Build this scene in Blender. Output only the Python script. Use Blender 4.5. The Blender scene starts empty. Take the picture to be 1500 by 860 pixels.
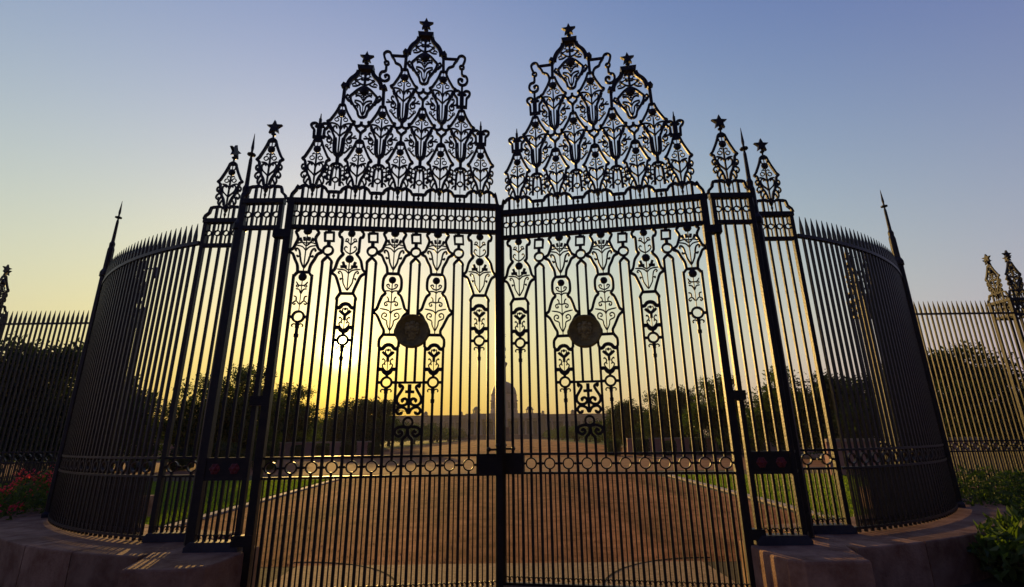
import bpy, bmesh, math, random
from mathutils import Vector, Matrix
random.seed(7)
R = math.radians
scene = bpy.context.scene
col = scene.collection

# ---------------------------------------------------------------- camera
cam_d = bpy.data.cameras.new('camera'); cam = bpy.data.objects.new('camera', cam_d); col.objects.link(cam)
cam_d.sensor_width = 36.0; cam_d.lens = 717.67 / 1500 * 36.0
cam_d.clip_start = 0.05; cam_d.clip_end = 9000
EYE = 1.70
PITCH, ROLL = R(16.313), R(-0.6876)
_f = Vector((0, math.cos(PITCH), math.sin(PITCH))); _u = Vector((0, -math.sin(PITCH), math.cos(PITCH))); _r = Vector((1, 0, 0))
_rr = _r*math.cos(ROLL) + _u*math.sin(ROLL); _uu = _u*math.cos(ROLL) - _r*math.sin(ROLL)
_m = Matrix((_rr, _uu, -_f)).transposed().to_4x4(); _m.translation = (0, 0, EYE)
cam.matrix_world = _m
scene.camera = cam

# ---------------------------------------------------------------- sky, sun, exposure
SUN_DIR = Vector((-0.34975, 0.99183, 0.1712)).normalized()
SUN_EL = math.asin(SUN_DIR.z); SUN_AZ = math.atan2(SUN_DIR.x, SUN_DIR.y)      # azimuth from +Y towards +X
world = bpy.data.worlds.new('World'); scene.world = world; world.use_nodes = True
wn, wl = world.node_tree.nodes, world.node_tree.links
wn.clear()
w_out = wn.new('ShaderNodeOutputWorld'); w_bg = wn.new('ShaderNodeBackground')
w_sky = wn.new('ShaderNodeTexSky'); w_sky.sky_type = 'NISHITA'; w_sky.sun_disc = False
w_sky.sun_elevation = SUN_EL; w_sky.sun_rotation = SUN_AZ
w_sky.altitude = 200; w_sky.air_density = 1.0; w_sky.dust_density = 1.0; w_sky.ozone_density = 3.0
def wmath(op, a, b=None):
    n = wn.new('ShaderNodeMath'); n.operation = op
    for i, v in enumerate((a, b)):
        if v is None: continue
        if isinstance(v, (int, float)): n.inputs[i].default_value = v
        else: wl.new(v, n.inputs[i])
    return n.outputs[0]
w_dot = wn.new('ShaderNodeVectorMath'); w_dot.operation = 'DOT_PRODUCT'
w_tc = wn.new('ShaderNodeTexCoord'); w_sep = wn.new('ShaderNodeSeparateXYZ')
wl.new(w_tc.outputs['Generated'], w_dot.inputs[0]); w_dot.inputs[1].default_value = SUN_DIR
wl.new(w_tc.outputs['Generated'], w_sep.inputs[0])
w_c = wmath('MAXIMUM', w_dot.outputs['Value'], 0.0); w_e = wmath('MAXIMUM', w_sep.outputs['Z'], 0.0)
SKY_STR = 0.10
w_half = wmath('MULTIPLY', wmath('ADD', w_dot.outputs['Value'], 1.0), .5)
w_nsep = wn.new('ShaderNodeSeparateXYZ'); wl.new(w_sky.outputs[0], w_nsep.inputs[0])
def wsum(*t):
    r = t[0]
    for q in t[1:]: r = wmath('ADD', r, q)
    return r
def haze_exp(k): return wmath('EXPONENT', wmath('MULTIPLY', w_e, -k))
def lobe(p, a): return wmath('MULTIPLY', wmath('POWER', w_c, p), a)
def channel(sky, pw, terms, const, lobes, q, g0, g1, m):
    """Nishita sky plus a dusty layer that brightens towards the sun and the horizon, reddened by the low dust"""
    k = wmath('POWER', w_half, pw)
    body = wmath('ADD', const, 0.0) if const else None
    for kk, a in terms:
        t = wmath('MULTIPLY', haze_exp(kk), a); body = t if body is None else wmath('ADD', body, t)
    r = wsum(wmath('MULTIPLY', k, body), wmath('MULTIPLY', sky, .15), *[lobe(p, a) for p, a in lobes])
    dim = wmath('ADD', lobe(m, g1), g0) if g1 else g0
    f = wmath('MULTIPLY', haze_exp(q), dim)
    return wmath('MULTIPLY', r, wmath('SUBTRACT', 1.0, f))
AUR = lambda a, b: ((220, a), (4000, b))
cr = channel(w_nsep.outputs[0], 1.2, ((3.4, 22.4), (8, 17.0)), 0, ((6, 5.3), (20, 1.0), (45, 6.5)) + AUR(44, 500), 2, .84, 0, 1)
cg = channel(w_nsep.outputs[1], 1.2, ((3.4, 30.2), (8, .3)), 0, ((2, 1.6), (6, 2.6), (45, 5.0)) + AUR(36, 500), 2, .88, 0, 1)
cb = channel(w_nsep.outputs[2], 1.0, ((1.4, 17.5),), .9, ((6, 4.93), (45, 7.0)) + AUR(30, 550), 1.361, .525, .475, 1.166)
# right under the sun the thickest dust takes most of the blue and some of the green
near = wmath('MULTIPLY', haze_exp(5.5), wmath('POWER', w_c, 12.0))
cb = wmath('MULTIPLY', cb, wmath('SUBTRACT', 1.0, wmath('MULTIPLY', near, .98))); cg = wmath('MULTIPLY', cg, wmath('SUBTRACT', 1.0, wmath('MULTIPLY', near, .20)))
w_cmb = wn.new('ShaderNodeCombineXYZ')
for i, q in enumerate((cr, cg, cb)): wl.new(q, w_cmb.inputs[i])
w_sum = w_cmb.outputs[0]
wl.new(w_sum, w_bg.inputs['Color']); w_bg.inputs['Strength'].default_value = SKY_STR
wl.new(w_bg.outputs[0], w_out.inputs['Surface'])

sun_d = bpy.data.lights.new('sun', 'SUN'); sun = bpy.data.objects.new('sun', sun_d); col.objects.link(sun)
sun_d.energy = 5.0; sun_d.angle = R(0.6); sun_d.color = (1.0, 0.60, 0.17)
sun.rotation_euler = SUN_DIR.to_track_quat('Z', 'Y').to_euler()

scene.view_settings.view_transform = 'Standard'; scene.view_settings.look = 'None'
scene.view_settings.exposure = 0.0; scene.view_settings.gamma = 1.0; scene.view_settings.use_curve_mapping = False
scene.render.engine = 'CYCLES'
scene.cycles.use_denoising = True
scene.cycles.max_bounces = 6; scene.cycles.sample_clamp_indirect = 6.0
scene.cycles.volume_bounces = 0
# ---------------------------------------------------------------- materials
def mat(name, base, rough=.6, metal=0.0, spec=.5, var=0.0, scale=6.0, bump=0.0, bscale=60.0, var_col=None, obj_var=0.0):
    m = bpy.data.materials.new(name); m.use_nodes = True
    n, l = m.node_tree.nodes, m.node_tree.links
    b = n['Principled BSDF']; b.inputs['Roughness'].default_value = rough; b.inputs['Metallic'].default_value = metal
    b.inputs['Specular IOR Level'].default_value = spec
    b.inputs['Base Color'].default_value = (*base, 1)
    tc = n.new('ShaderNodeTexCoord')
    if var or var_col:
        nz = n.new('ShaderNodeTexNoise'); nz.inputs['Scale'].default_value = scale; nz.inputs['Detail'].default_value = 8; nz.inputs['Roughness'].default_value = .65
        l.new(tc.outputs['Object'], nz.inputs['Vector'])
        rp = n.new('ShaderNodeValToRGB'); e = rp.color_ramp.elements
        c2 = var_col or tuple(min(1, c*(1+var)) for c in base); c1 = tuple(c*(1-var) for c in base) if not var_col else base
        e[0].position = .36; e[0].color = (*c1, 1); e[1].position = .66; e[1].color = (*c2, 1)
        l.new(nz.outputs['Fac'], rp.inputs['Fac']); l.new(rp.outputs['Color'], b.inputs['Base Color'])
    if obj_var:
        oi = n.new('ShaderNodeObjectInfo'); mr = n.new('ShaderNodeMapRange'); mr.inputs['To Min'].default_value = 1-obj_var; mr.inputs['To Max'].default_value = 1+obj_var
        l.new(oi.outputs['Random'], mr.inputs['Value'])
        vm = n.new('ShaderNodeVectorMath'); vm.operation = 'SCALE'; l.new(mr.outputs[0], vm.inputs['Scale'])
        l.new(rp.outputs['Color'], vm.inputs[0]); l.new(vm.outputs[0], b.inputs['Base Color'])
    if bump:
        nb = n.new('ShaderNodeTexNoise'); nb.inputs['Scale'].default_value = bscale; nb.inputs['Detail'].default_value = 6
        l.new(tc.outputs['Object'], nb.inputs['Vector'])
        bp = n.new('ShaderNodeBump'); bp.inputs['Strength'].default_value = bump; bp.inputs['Distance'].default_value = .02
        l.new(nb.outputs['Fac'], bp.inputs['Height']); l.new(bp.outputs['Normal'], b.inputs['Normal'])
    return m
def leaf_mat(name, c1, c2, trans=.45):
    m = bpy.data.materials.new(name); m.use_nodes = True
    n, l = m.node_tree.nodes, m.node_tree.links
    n.remove(n['Principled BSDF'])
    d = n.new('ShaderNodeBsdfDiffuse'); t = n.new('ShaderNodeBsdfTranslucent'); g = n.new('ShaderNodeBsdfGlossy'); g.inputs['Roughness'].default_value = .45
    g.inputs['Color'].default_value = (.5, .5, .5, 1)
    mx = n.new('ShaderNodeMixShader'); mx.inputs[0].default_value = trans
    mg = n.new('ShaderNodeMixShader'); mg.inputs[0].default_value = .05
    geo = n.new('ShaderNodeNewGeometry'); rp = n.new('ShaderNodeValToRGB')
    rp.color_ramp.elements[0].color = (*c1, 1); rp.color_ramp.elements[1].color = (*c2, 1)
    l.new(geo.outputs['Random Per Island'], rp.inputs[0])
    l.new(rp.outputs[0], d.inputs[0])
    hs = n.new('ShaderNodeMix'); hs.data_type = 'RGBA'; hs.blend_type = 'MULTIPLY'; hs.inputs[0].default_value = 1
    l.new(rp.outputs[0], hs.inputs[6]); hs.inputs[7].default_value = (1.6, 1.7, .5, 1)
    l.new(hs.outputs[2], t.inputs[0])
    l.new(d.outputs[0], mx.inputs[1]); l.new(t.outputs[0], mx.inputs[2]); l.new(mx.outputs[0], mg.inputs[1]); l.new(g.outputs[0], mg.inputs[2])
    l.new(mg.outputs[0], n['Material Output'].inputs['Surface'])
    return m
M = {}
M['iron'] = mat('black painted iron', (.007, .007, .007), rough=.47, spec=.32, var_col=(.018, .015, .012), scale=9, bump=.25, bscale=35)
M['track'] = mat('dull iron track', (.03, .025, .02), rough=.95, spec=.05, var=.3)
M['red'] = mat('dull red enamel', (.16, .012, .012), rough=.45, var=.3, scale=20)
M['bronze'] = mat('dark bronze', (.21, .165, .032), rough=.55, metal=.0, var=.35, scale=14, bump=.3, bscale=40)
M['brass'] = mat('worn bronze relief', (.32, .26, .07), rough=.5, var=.4, scale=30)
M['stone'] = mat('pink sandstone', (.20, .100, .055), rough=.85, spec=.15, var_col=(.40, .245, .150), scale=3.4, bump=.45, bscale=45, obj_var=.22)
M['shoe'] = mat('dark slate base', (.030, .032, .038), rough=.6, var=.3, bump=.2)
def gravel_mat():
    m = mat('red gravel', (.21, .082, .030), rough=.95, spec=.03, var_col=(.42, .185, .080), scale=2.2, bump=1.0, bscale=24)
    n, k = m.node_tree.nodes, m.node_tree.links; b = n['Principled BSDF']
    src = b.inputs['Base Color'].links[0].from_socket
    tc = n.new('ShaderNodeTexCoord'); mp = n.new('ShaderNodeMapping'); mp.inputs['Scale'].default_value = (1.0, .16, 1.0)
    nz = n.new('ShaderNodeTexNoise'); nz.inputs['Scale'].default_value = .55; nz.inputs['Detail'].default_value = 9; nz.inputs['Roughness'].default_value = .7
    k.new(tc.outputs['Object'], mp.inputs[0]); k.new(mp.outputs[0], nz.inputs['Vector'])
    mr = n.new('ShaderNodeMapRange'); mr.inputs['From Min'].default_value = .36; mr.inputs['From Max'].default_value = .64; mr.inputs['To Min'].default_value = .42; mr.inputs['To Max'].default_value = 1.4
    k.new(nz.outputs['Fac'], mr.inputs['Value'])
    vm = n.new('ShaderNodeVectorMath'); vm.operation = 'SCALE'; k.new(src, vm.inputs[0]); k.new(mr.outputs[0], vm.inputs['Scale']); k.new(vm.outputs[0], b.inputs['Base Color'])
    return m
M['gravel'] = gravel_mat()
M['paving'] = mat('pale gravel paving', (.27, .17, .08), rough=.9, spec=.1, var_col=(.48, .33, .18), scale=16, bump=.7, bscale=38)
M['earth'] = mat('dry earth', (.06, .045, .028), rough=.95, spec=.1, var_col=(.085, .07, .035), scale=.7, bump=.5, bscale=14)
M['lawn'] = mat('lawn soil and grass', (.045, .085, .008), rough=.9, spec=.05, var_col=(.08, .13, .014), scale=3, bump=.8, bscale=50)
M['kerb'] = mat('pale stone kerb', (.42, .33, .22), rough=.85, var=.25, scale=4, bump=.3)
M['road'] = mat('pinkish road', (.22, .095, .05), rough=.95, spec=.1, var=.25, scale=1.0, bump=.5, bscale=20)
M['palace'] = mat('cream and red sandstone', (.34, .26, .17), rough=.9, var_col=(.44, .34, .23), scale=.15)
M['palace_red'] = mat('red sandstone', (.20, .11, .075), rough=.9, var=.2, scale=.2)
M['dome'] = mat('weathered copper dome', (.10, .095, .08), rough=.6, var=.2, scale=.3)
M['dark'] = mat('dark opening', (.015, .014, .014), rough=.4)
M['bark'] = mat('bark', (.06, .045, .03), rough=.95, var=.35, scale=8, bump=.8, bscale=20)
M['leaf'] = leaf_mat('tree leaves', (.012, .026, .005), (.044, .072, .012), .55)
M['leaf_d'] = leaf_mat('dark tree leaves', (.010, .022, .006), (.030, .050, .011), .4)
M['hedge'] = leaf_mat('clipped leaves', (.014, .030, .008), (.04, .066, .014), .3)
M['shrub'] = leaf_mat('shrub leaves', (.045, .085, .020), (.13, .19, .040), .4)
M['flower'] = leaf_mat('red flowers', (.62, .03, .09), (.85, .09, .20), .4)
M['grass'] = leaf_mat('grass blades', (.07, .12, .012), (.14, .20, .022), .6)
M['cam_white'] = mat('grey camera housing', (.10, .11, .13), rough=.5)
M['wallpink'] = mat('pink garden wall', (.46, .25, .17), rough=.9, var=.2, scale=.8, bump=.3)

# ---------------------------------------------------------------- helpers
def tag(o, label, cat, group=None):
    o['label'] = label; o['category'] = cat
    if group: o['group'] = group
    return o
def obj(name, me, parent=None, loc=(0, 0, 0), rz=0.0, kind=None):
    o = bpy.data.objects.new(name, me); col.objects.link(o)
    o.location = loc; o.rotation_euler = (0, 0, rz)
    if parent is not None: o.parent = parent
    if kind: o['kind'] = kind
    return o
def empty(name, loc=(0, 0, 0), rz=0.0):
    o = obj(name, None, None, loc, rz); o.empty_display_size = .2; return o
def mesh(name, v, f, m, smooth=False):
    me = bpy.data.meshes.new(name); me.from_pydata([tuple(a) for a in v], [], f); me.update()
    if isinstance(m, str): m = [m]
    for k in m: me.materials.append(M[k])
    if smooth: me.polygons.foreach_set('use_smooth', [True]*len(me.polygons))
    return me
class MB:
    def __init__(s): s.v = []; s.f = []
    def box(s, x0, x1, y0, y1, z0, z1):
        b = len(s.v)
        s.v += [(x0,y0,z0),(x1,y0,z0),(x1,y1,z0),(x0,y1,z0),(x0,y0,z1),(x1,y0,z1),(x1,y1,z1),(x0,y1,z1)]
        s.f += [tuple(b+i for i in q) for q in ((0,3,2,1),(4,5,6,7),(0,1,5,4),(1,2,6,5),(2,3,7,6),(3,0,4,7))]; return s
    def taper(s, cx, cy, prof, seg=4, rot=math.pi/4, cap=True):
        """stack of regular polygons: prof = [(radius, z), ...]"""
        b = len(s.v); n = len(prof)
        for r, z in prof:
            for i in range(seg):
                a = rot + 2*math.pi*i/seg; s.v.append((cx + r*math.cos(a), cy + r*math.sin(a), z))
        for k in range(n-1):
            for i in range(seg):
                j = (i+1) % seg
                s.f.append((b+k*seg+i, b+k*seg+j, b+(k+1)*seg+j, b+(k+1)*seg+i))
        if cap:
            s.f.append(tuple(b+i for i in reversed(range(seg)))); s.f.append(tuple(b+(n-1)*seg+i for i in range(seg)))
        return s
    def stroke(s, pts, w, d, closed=False, tip=1.0):
        """flat bar of width w (in the x-z plane) and depth d (y) along pts [(x,z)]"""
        n = len(pts); b = len(s.v)
        for i in range(n):
            if closed: a, c = pts[i-1], pts[(i+1) % n]
            else: a, c = pts[max(i-1, 0)], pts[min(i+1, n-1)]
            tx, tz = c[0]-a[0], c[1]-a[1]; L = math.hypot(tx, tz) or 1; nx, nz = -tz/L, tx/L
            ww = w*.5*(tip if (not closed and i in (0, n-1)) else 1)
            x, z = pts[i]
            s.v += [(x+nx*ww, -d/2, z+nz*ww), (x-nx*ww, -d/2, z-nz*ww), (x-nx*ww, d/2, z-nz*ww), (x+nx*ww, d/2, z+nz*ww)]
        for i in range(n if closed else n-1):
            j = (i+1) % n
            for k in range(4):
                k2 = (k+1) % 4
                s.f.append((b+i*4+k, b+i*4+k2, b+j*4+k2, b+j*4+k))
        if not closed:
            s.f.append((b+3, b+2, b+1, b)); e = b+(n-1)*4; s.f.append((e, e+1, e+2, e+3))
        return s
    def ring(s, x, z, r, w, d, seg=16, sx=1.0):
        return s.stroke([(x+r*sx*math.cos(2*math.pi*i/seg), z+r*math.sin(2*math.pi*i/seg)) for i in range(seg)], w, d, True)
    def ball(s, x, z, r, d=.7, seg=10, rings=5, y=0.0):
        b = len(s.v)
        s.v.append((x, y, z-r))
        for k in range(1, rings):
            t = -math.pi/2 + math.pi*k/rings
            for i in range(seg):
                a = 2*math.pi*i/seg; s.v.append((x+r*math.cos(t)*math.cos(a), y+r*d*math.cos(t)*math.sin(a), z+r*math.sin(t)))
        s.v.append((x, y, z+r)); top = len(s.v)-1
        for i in range(seg):
            j = (i+1) % seg
            s.f.append((b, b+1+j, b+1+i)); s.f.append((top, b+1+(rings-2)*seg+i, b+1+(rings-2)*seg+j))
            for k in range(rings-2):
                s.f.append((b+1+k*seg+i, b+1+k*seg+j, b+1+(k+1)*seg+j, b+1+(k+1)*seg+i))
        return s
    def prism(s, poly, y0, y1):
        """polygon [(x,z)] counter-clockwise seen from -y, extruded from y0 to y1"""
        b = len(s.v); n = len(poly)
        s.v += [(x, y0, z) for x, z in poly] + [(x, y1, z) for x, z in poly]
        s.f.append(tuple(b+i for i in range(n))); s.f.append(tuple(b+n+i for i in reversed(range(n))))
        for i in range(n):
            j = (i+1) % n; s.f.append((b+i, b+n+i, b+n+j, b+j))
        return s
    def me(s, name, m, smooth=False): return mesh(name, s.v, s.f, m, smooth)
_cache = {}
def shared(key, fn):
    if key not in _cache: _cache[key] = fn()
    return _cache[key]
def bar_mesh(h, w, d, m='iron'):
    return shared(('bar', round(h, 3), w, d, m), lambda: MB().box(-w/2, w/2, -d/2, d/2, 0, h).me('bar', m))
def bar(name, parent, x, z0, z1, w=.032, d=.032, y=0.0, rz=0.0):
    return obj(name, bar_mesh(z1-z0, w, d), parent, (x, y, z0), rz)
def rail(name, parent, x0, x1, z0, z1, d=.06, y=0.0, rz=0.0):
    me = shared(('rail', round(x1-x0, 3), round(z1-z0, 3), d), lambda: MB().box(0, x1-x0, -d/2, d/2, 0, z1-z0).me('rail', 'iron'))
    return obj(name, me, parent, (x0, y, z0), rz)
def crom(p, n=3):
    out = []
    for i in range(len(p)-1):
        p0, p1, p2, p3 = p[max(i-1, 0)], p[i], p[i+1], p[min(i+2, len(p)-1)]
        for k in range(n):
            t = k/n
            out.append(tuple(.5*((2*p1[j]) + (-p0[j]+p2[j])*t + (2*p0[j]-5*p1[j]+4*p2[j]-p3[j])*t*t + (-p0[j]+3*p1[j]-3*p2[j]+p3[j])*t**3) for j in (0, 1)))
    out.append(p[-1]); return out
WID = {6: .0230, 1: .0165, 2: .035, 3: .045, 4: .064, 5: .074}
DEP = {6: .018, 1: .014, 2: .030, 3: .034, 4: .040, 5: .075}
# ---------------------------------------------------------------- the setting: ground, road, lawns
AX = -0.19                                   # x of the gate's axis
def sheet(name, pts, z, m):
    me = mesh(name, [(x, y, z) for x, y in pts], [tuple(range(len(pts)))], m)
    return obj(name, me, kind='structure')
sheet('ground', [(-3000, -40), (3000, -40), (3000, 2400), (-3000, 2400)], 0.0, 'earth')
axis_x = lambda y: AX - (y-6)*.0166          # the vista leans a little to the west
def strip(name, x0, x1, y0, y1, z, m, n=1, x2=None, x3=None):
    """quad strip between rel. offsets x0..x1 at y0 and x2..x3 at y1 about the axis"""
    x2 = x0 if x2 is None else x2; x3 = x1 if x3 is None else x3
    return sheet(name, [(axis_x(y0)+x0, y0), (axis_x(y0)+x1, y0), (axis_x(y1)+x3, y1), (axis_x(y1)+x2, y1)], z, m)
strip('path', -6.6, 6.4, 7.6, 26.0, 0.004, 'gravel', x2=-7.3, x3=6.9)
strip('paving', -2.82, 2.82, -6, 7.62, 0.008, 'paving')
strip('pavement', -40, 40, -6, 4.9, 0.004, 'paving')
strip('road', -70, 70, 25.9, 44, 0.008, 'road')
strip('path', -18, 18, 43.9, 440, 0.012, 'gravel', x2=-24, x3=24)
for s in (-1, 1):
    lw = [(axis_x(9)+s*6.75, 9), (axis_x(9)+s*40, 9), (axis_x(22)+s*40, 22.4), (axis_x(22)+s*7.15, 22.4)]
    if s < 0: lw = lw[::-1]
    sheet('lawn', lw, 0.03, 'lawn')
    lw = [(axis_x(44)+s*20, 46), (axis_x(44)+s*90, 46), (axis_x(300)+s*90, 300), (axis_x(300)+s*27, 300)]
    if s < 0: lw = lw[::-1]
    sheet('lawn', lw, 0.016, 'lawn')
    mb = MB(); rnd = random.Random(3+s)
    y = 8.2; k = obj('kerb', None, kind='structure')
    while y < 22.4:                                             # one kerb stone after the other
        L = .9; a0 = axis_x(y)+s*(6.6+(y-8)*.035); a1 = axis_x(y+L)+s*(6.6+(y+L-8)*.035); h = .045+rnd.uniform(-.006, .006)
        st = MB(); st.box(-.12, .12, 0, L-.012, 0, h)
        obj('kerb_stone', shared(('kerb', round(h, 3)), lambda: st.me('kerb_stone', 'kerb')), k, (a0+s*.10, y, 0), -math.atan2(a1-a0, L))
        y += L
# grass blades of the two lawns that flank the path
gv, gf = [], []; rnd = random.Random(11)
for i in range(90000):
    s = -1 if i % 2 else 1
    y = 9.2 + 13*rnd.random(); x = axis_x(y) + s*(6.9+(y-8)*.035 + 9*rnd.random()**1.3)
    h = rnd.uniform(.03, .075); a = rnd.uniform(0, math.pi); w = .012; dx, dy = math.cos(a)*w, math.sin(a)*w
    lx, ly = rnd.uniform(-.03, .03), rnd.uniform(-.03, .03); b = len(gv)
    gv += [(x-dx, y-dy, .028), (x+dx, y+dy, .028), (x+lx, y+ly, .03+h)]; gf.append((b, b+1, b+2))
o = obj('grass', mesh('grass', gv, gf, 'grass'), kind='stuff'); tag(o, 'short sunlit green grass growing on the lawns beside the gravel path', 'grass')

# loose stones on the gravel nearest the gate
sv, sf = [], []; rnd = random.Random(12)
for i in range(9000):
    y = 7.7 + 20*rnd.random()**1.7; x = axis_x(y) + rnd.uniform(-6.3, 6.2); r = rnd.uniform(.004, .010)*(1.7 if rnd.random() < .04 else 1); z = .004+r*.25; b = len(sv); a = rnd.uniform(0, 3)
    for k in range(4): sv.append((x+r*math.cos(a+k*1.57)*rnd.uniform(.8, 1.3), y+r*math.sin(a+k*1.57)*rnd.uniform(.8, 1.3), z))
    sv += [(x, y, z+r*.8), (x, y, .003)]
    for k in range(4): sf += [(b+k, b+(k+1) % 4, b+4), (b+(k+1) % 4, b+k, b+5)]
o = obj('loose_stones', mesh('loose_stones', sv, sf, 'gravel'), kind='stuff'); tag(o, 'small loose stones scattered on the red gravel path', 'gravel')
# iron quadrant tracks on which the leaves roll
for s, hx in ((-1, -3.058), (1, 2.700)):
    v, f = [], []; n = 28
    for i in range(n+1):
        a = R(8 + 86*i/n); ca, sa = math.cos(a), math.sin(a)
        for rr in (1.70, 1.725):
            for z in (.002, .013): v.append((-s*rr*ca, rr*sa, z))
    for i in range(n):
        b = i*4; c = b+4
        f += [(b+1, b+3, c+3, c+1), (b, b+1, c+1, c), (b+3, b+2, c+2, c+3), (b+2, b, c, c+2)]
    o = obj('gate_track', mesh('gate_track', v, f, 'track'), None, (hx, 6.12, 0))
    tag(o, 'curved iron floor track in the paving, ' + ('behind the sunward gate leaf' if s < 0 else 'behind the gate leaf away from the sun'), 'floor track', 'iron floor tracks behind the gate')
# ---------------------------------------------------------------- palace and column at the end of the vista
PX, PY = -8.8, 450.0
g = empty('palace', (PX, PY, 0))
def pb(name, m, *boxes, parent=None):
    mb = MB()
    for b in boxes: mb.box(*b)
    return obj(name, mb.me(name, m), parent or g)
wall = pb('wall', 'palace', (-150, 150, 2, 40, 0, 18.6))
pb('base_course', 'palace_red', (-151, 151, 1, 3, 0, 4.2), parent=wall)
cor = pb('cornice', 'palace', (-151.5, 151.5, .2, 41, 18.6, 19.6)); pb('parapet', 'palace_red', (-150, 150, 1.6, 40, 19.6, 21.0), parent=cor)
por = pb('portico_roof', 'palace', (-33, 33, -9, 2.2, 17.0, 19.9)); pb('portico_floor', 'palace_red', (-33, 33, -10, 2, 0, 3.4), parent=por)
pb('portico_back', 'palace', (-33.2, 33.2, -8.6, 2.5, 19.9, 21.6), parent=por)
colm = MB().taper(0, 0, [(1.25, 0), (1.25, .5), (1.0, .8), (.92, 11.8), (1.2, 12.4), (1.35, 13.6)], 12, 0).me('column', 'palace', True)
for i in range(12): obj('column', colm, g, (-30.5+i*61/11, -7.4, 3.4))
for s in (-1, 1):
    for i in range(14): obj('column', colm, g, (s*(38+i*5.2), .6, 3.4))
    for i in range(14): obj('window', shared('pwin', lambda: MB().box(-1.7, 1.7, -.4, .1, 0, 8.5).me('window', 'dark')), g, (s*(40.6+i*5.2), 1.95, 6.0))
for i in range(11): obj('doorway', shared('pdoor', lambda: MB().box(-1.9, 1.9, -.4, .1, 0, 11.0).me('doorway', 'dark')), g, (-27.7+i*61/11, 1.95, 4.0))
drum = obj('drum', MB().taper(0, 0, [(13.6, 19.0), (13.6, 23.0), (12.9, 23.3), (12.9, 26.0), (12.4, 26.2), (12.4, 33.6), (13.2, 33.9), (13.2, 34.8), (12.3, 35.0), (12.1, 39.0), (12.5, 39.3), (12.5, 40.0)], 40, 0).me('drum', 'palace'), g, (0, 22, 0))
for i in range(24):
    a = 2*math.pi*(i+.5)/24; obj('drum_opening', shared('dopen', lambda: MB().box(-.6, .6, -.35, .15, 0, 5.2).me('drum_opening', 'dark')), drum, (12.4*math.cos(a), 12.4*math.sin(a), 27.2), a+math.pi/2)
dm = obj('dome', MB().taper(0, 0, [(11.9*math.cos(R(t)), 40+12.6*math.sin(R(t))) for t in range(0, 88, 6)] + [(.5, 52.8), (.3, 53.6)], 40, 0).me('dome', 'dome', True), g, (0, 22, 0))
def chattri(x, y, k):
    c = pb('turret', 'palace', (-3.6*k, 3.6*k, -3.6*k, 3.6*k, 0, 1.4*k), (-2.9*k, -2.1*k, -2.9*k, -2.1*k, 1.4*k, 4.2*k), (2.1*k, 2.9*k, -2.9*k, -2.1*k, 1.4*k, 4.2*k), (-2.9*k, -2.1*k, 2.1*k, 2.9*k, 1.4*k, 4.2*k), (2.1*k, 2.9*k, 2.1*k, 2.9*k, 1.4*k, 4.2*k), (-1.5*k, 1.5*k, -1.5*k, 1.5*k, 1.4*k, 4.2*k), (-3.5*k, 3.5*k, -3.5*k, 3.5*k, 4.2*k, 4.8*k))
    c.location = (x, y, 20.9)
    obj('turret_dome', MB().taper(0, 0, [(2.9*k*math.cos(R(t)), 4.8*k+2.6*k*math.sin(R(t))) for t in range(0, 88, 12)] + [(.1, 8.2*k)], 16, 0).me('turret_dome', 'dome', True), c)
for x, k in ((-24.5, 1.0), (23.4, 1.0), (-38, .42), (35.3, .42), (-70, .5), (62, .5)): chattri(x, 4 if k > .6 else 3, k)
tag(g, 'hazy domed palace with long colonnaded wings at the end of the red path', 'palace')
g = empty('monument_column', (-4.0, 216, 0))
obj('pedestal', MB().box(-3.0, 3.0, -3.0, 3.0, 0, 1.4).box(-2.2, 2.2, -2.2, 2.2, 1.4, 5.0).box(-2.5, 2.5, -2.5, 2.5, 5.0, 5.6).me('pedestal', 'palace_red'), g)
obj('shaft', MB().taper(0, 0, [(1.5, 5.6), (1.35, 6.4), (1.12, 7.0), (.88, 31.0), (1.0, 31.3), (1.55, 32.4), (1.55, 33.1), (1.1, 33.3)], 24, 0).me('shaft', 'palace', True), g)
fin = obj('finial', MB().taper(0, 0, [(1.0, 33.3), (.55, 33.8), (.4, 34.6), (.95, 35.3), (.8, 36.4), (.35, 37.0), (.35, 37.8), (.85, 38.4), (1.0, 39.2), (.75, 40.2), (.3, 40.8), (.2, 41.6), (.55, 42.0), (.2, 42.5), (.13, 44.6)], 14, 0).me('finial', 'dome', True), g)
poly = []
for i in range(12):
    a = math.pi/2+math.pi*i/6; q = 1.15 if i % 2 == 0 else .5; poly.append((q*math.cos(a), q*math.sin(a)))
obj('star', MB().prism(poly, -.12, .12).me('star', 'dome'), fin, (0, 0, 45.4))
tag(g, 'slender monument column with a star on top, standing before the palace dome', 'column')
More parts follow.
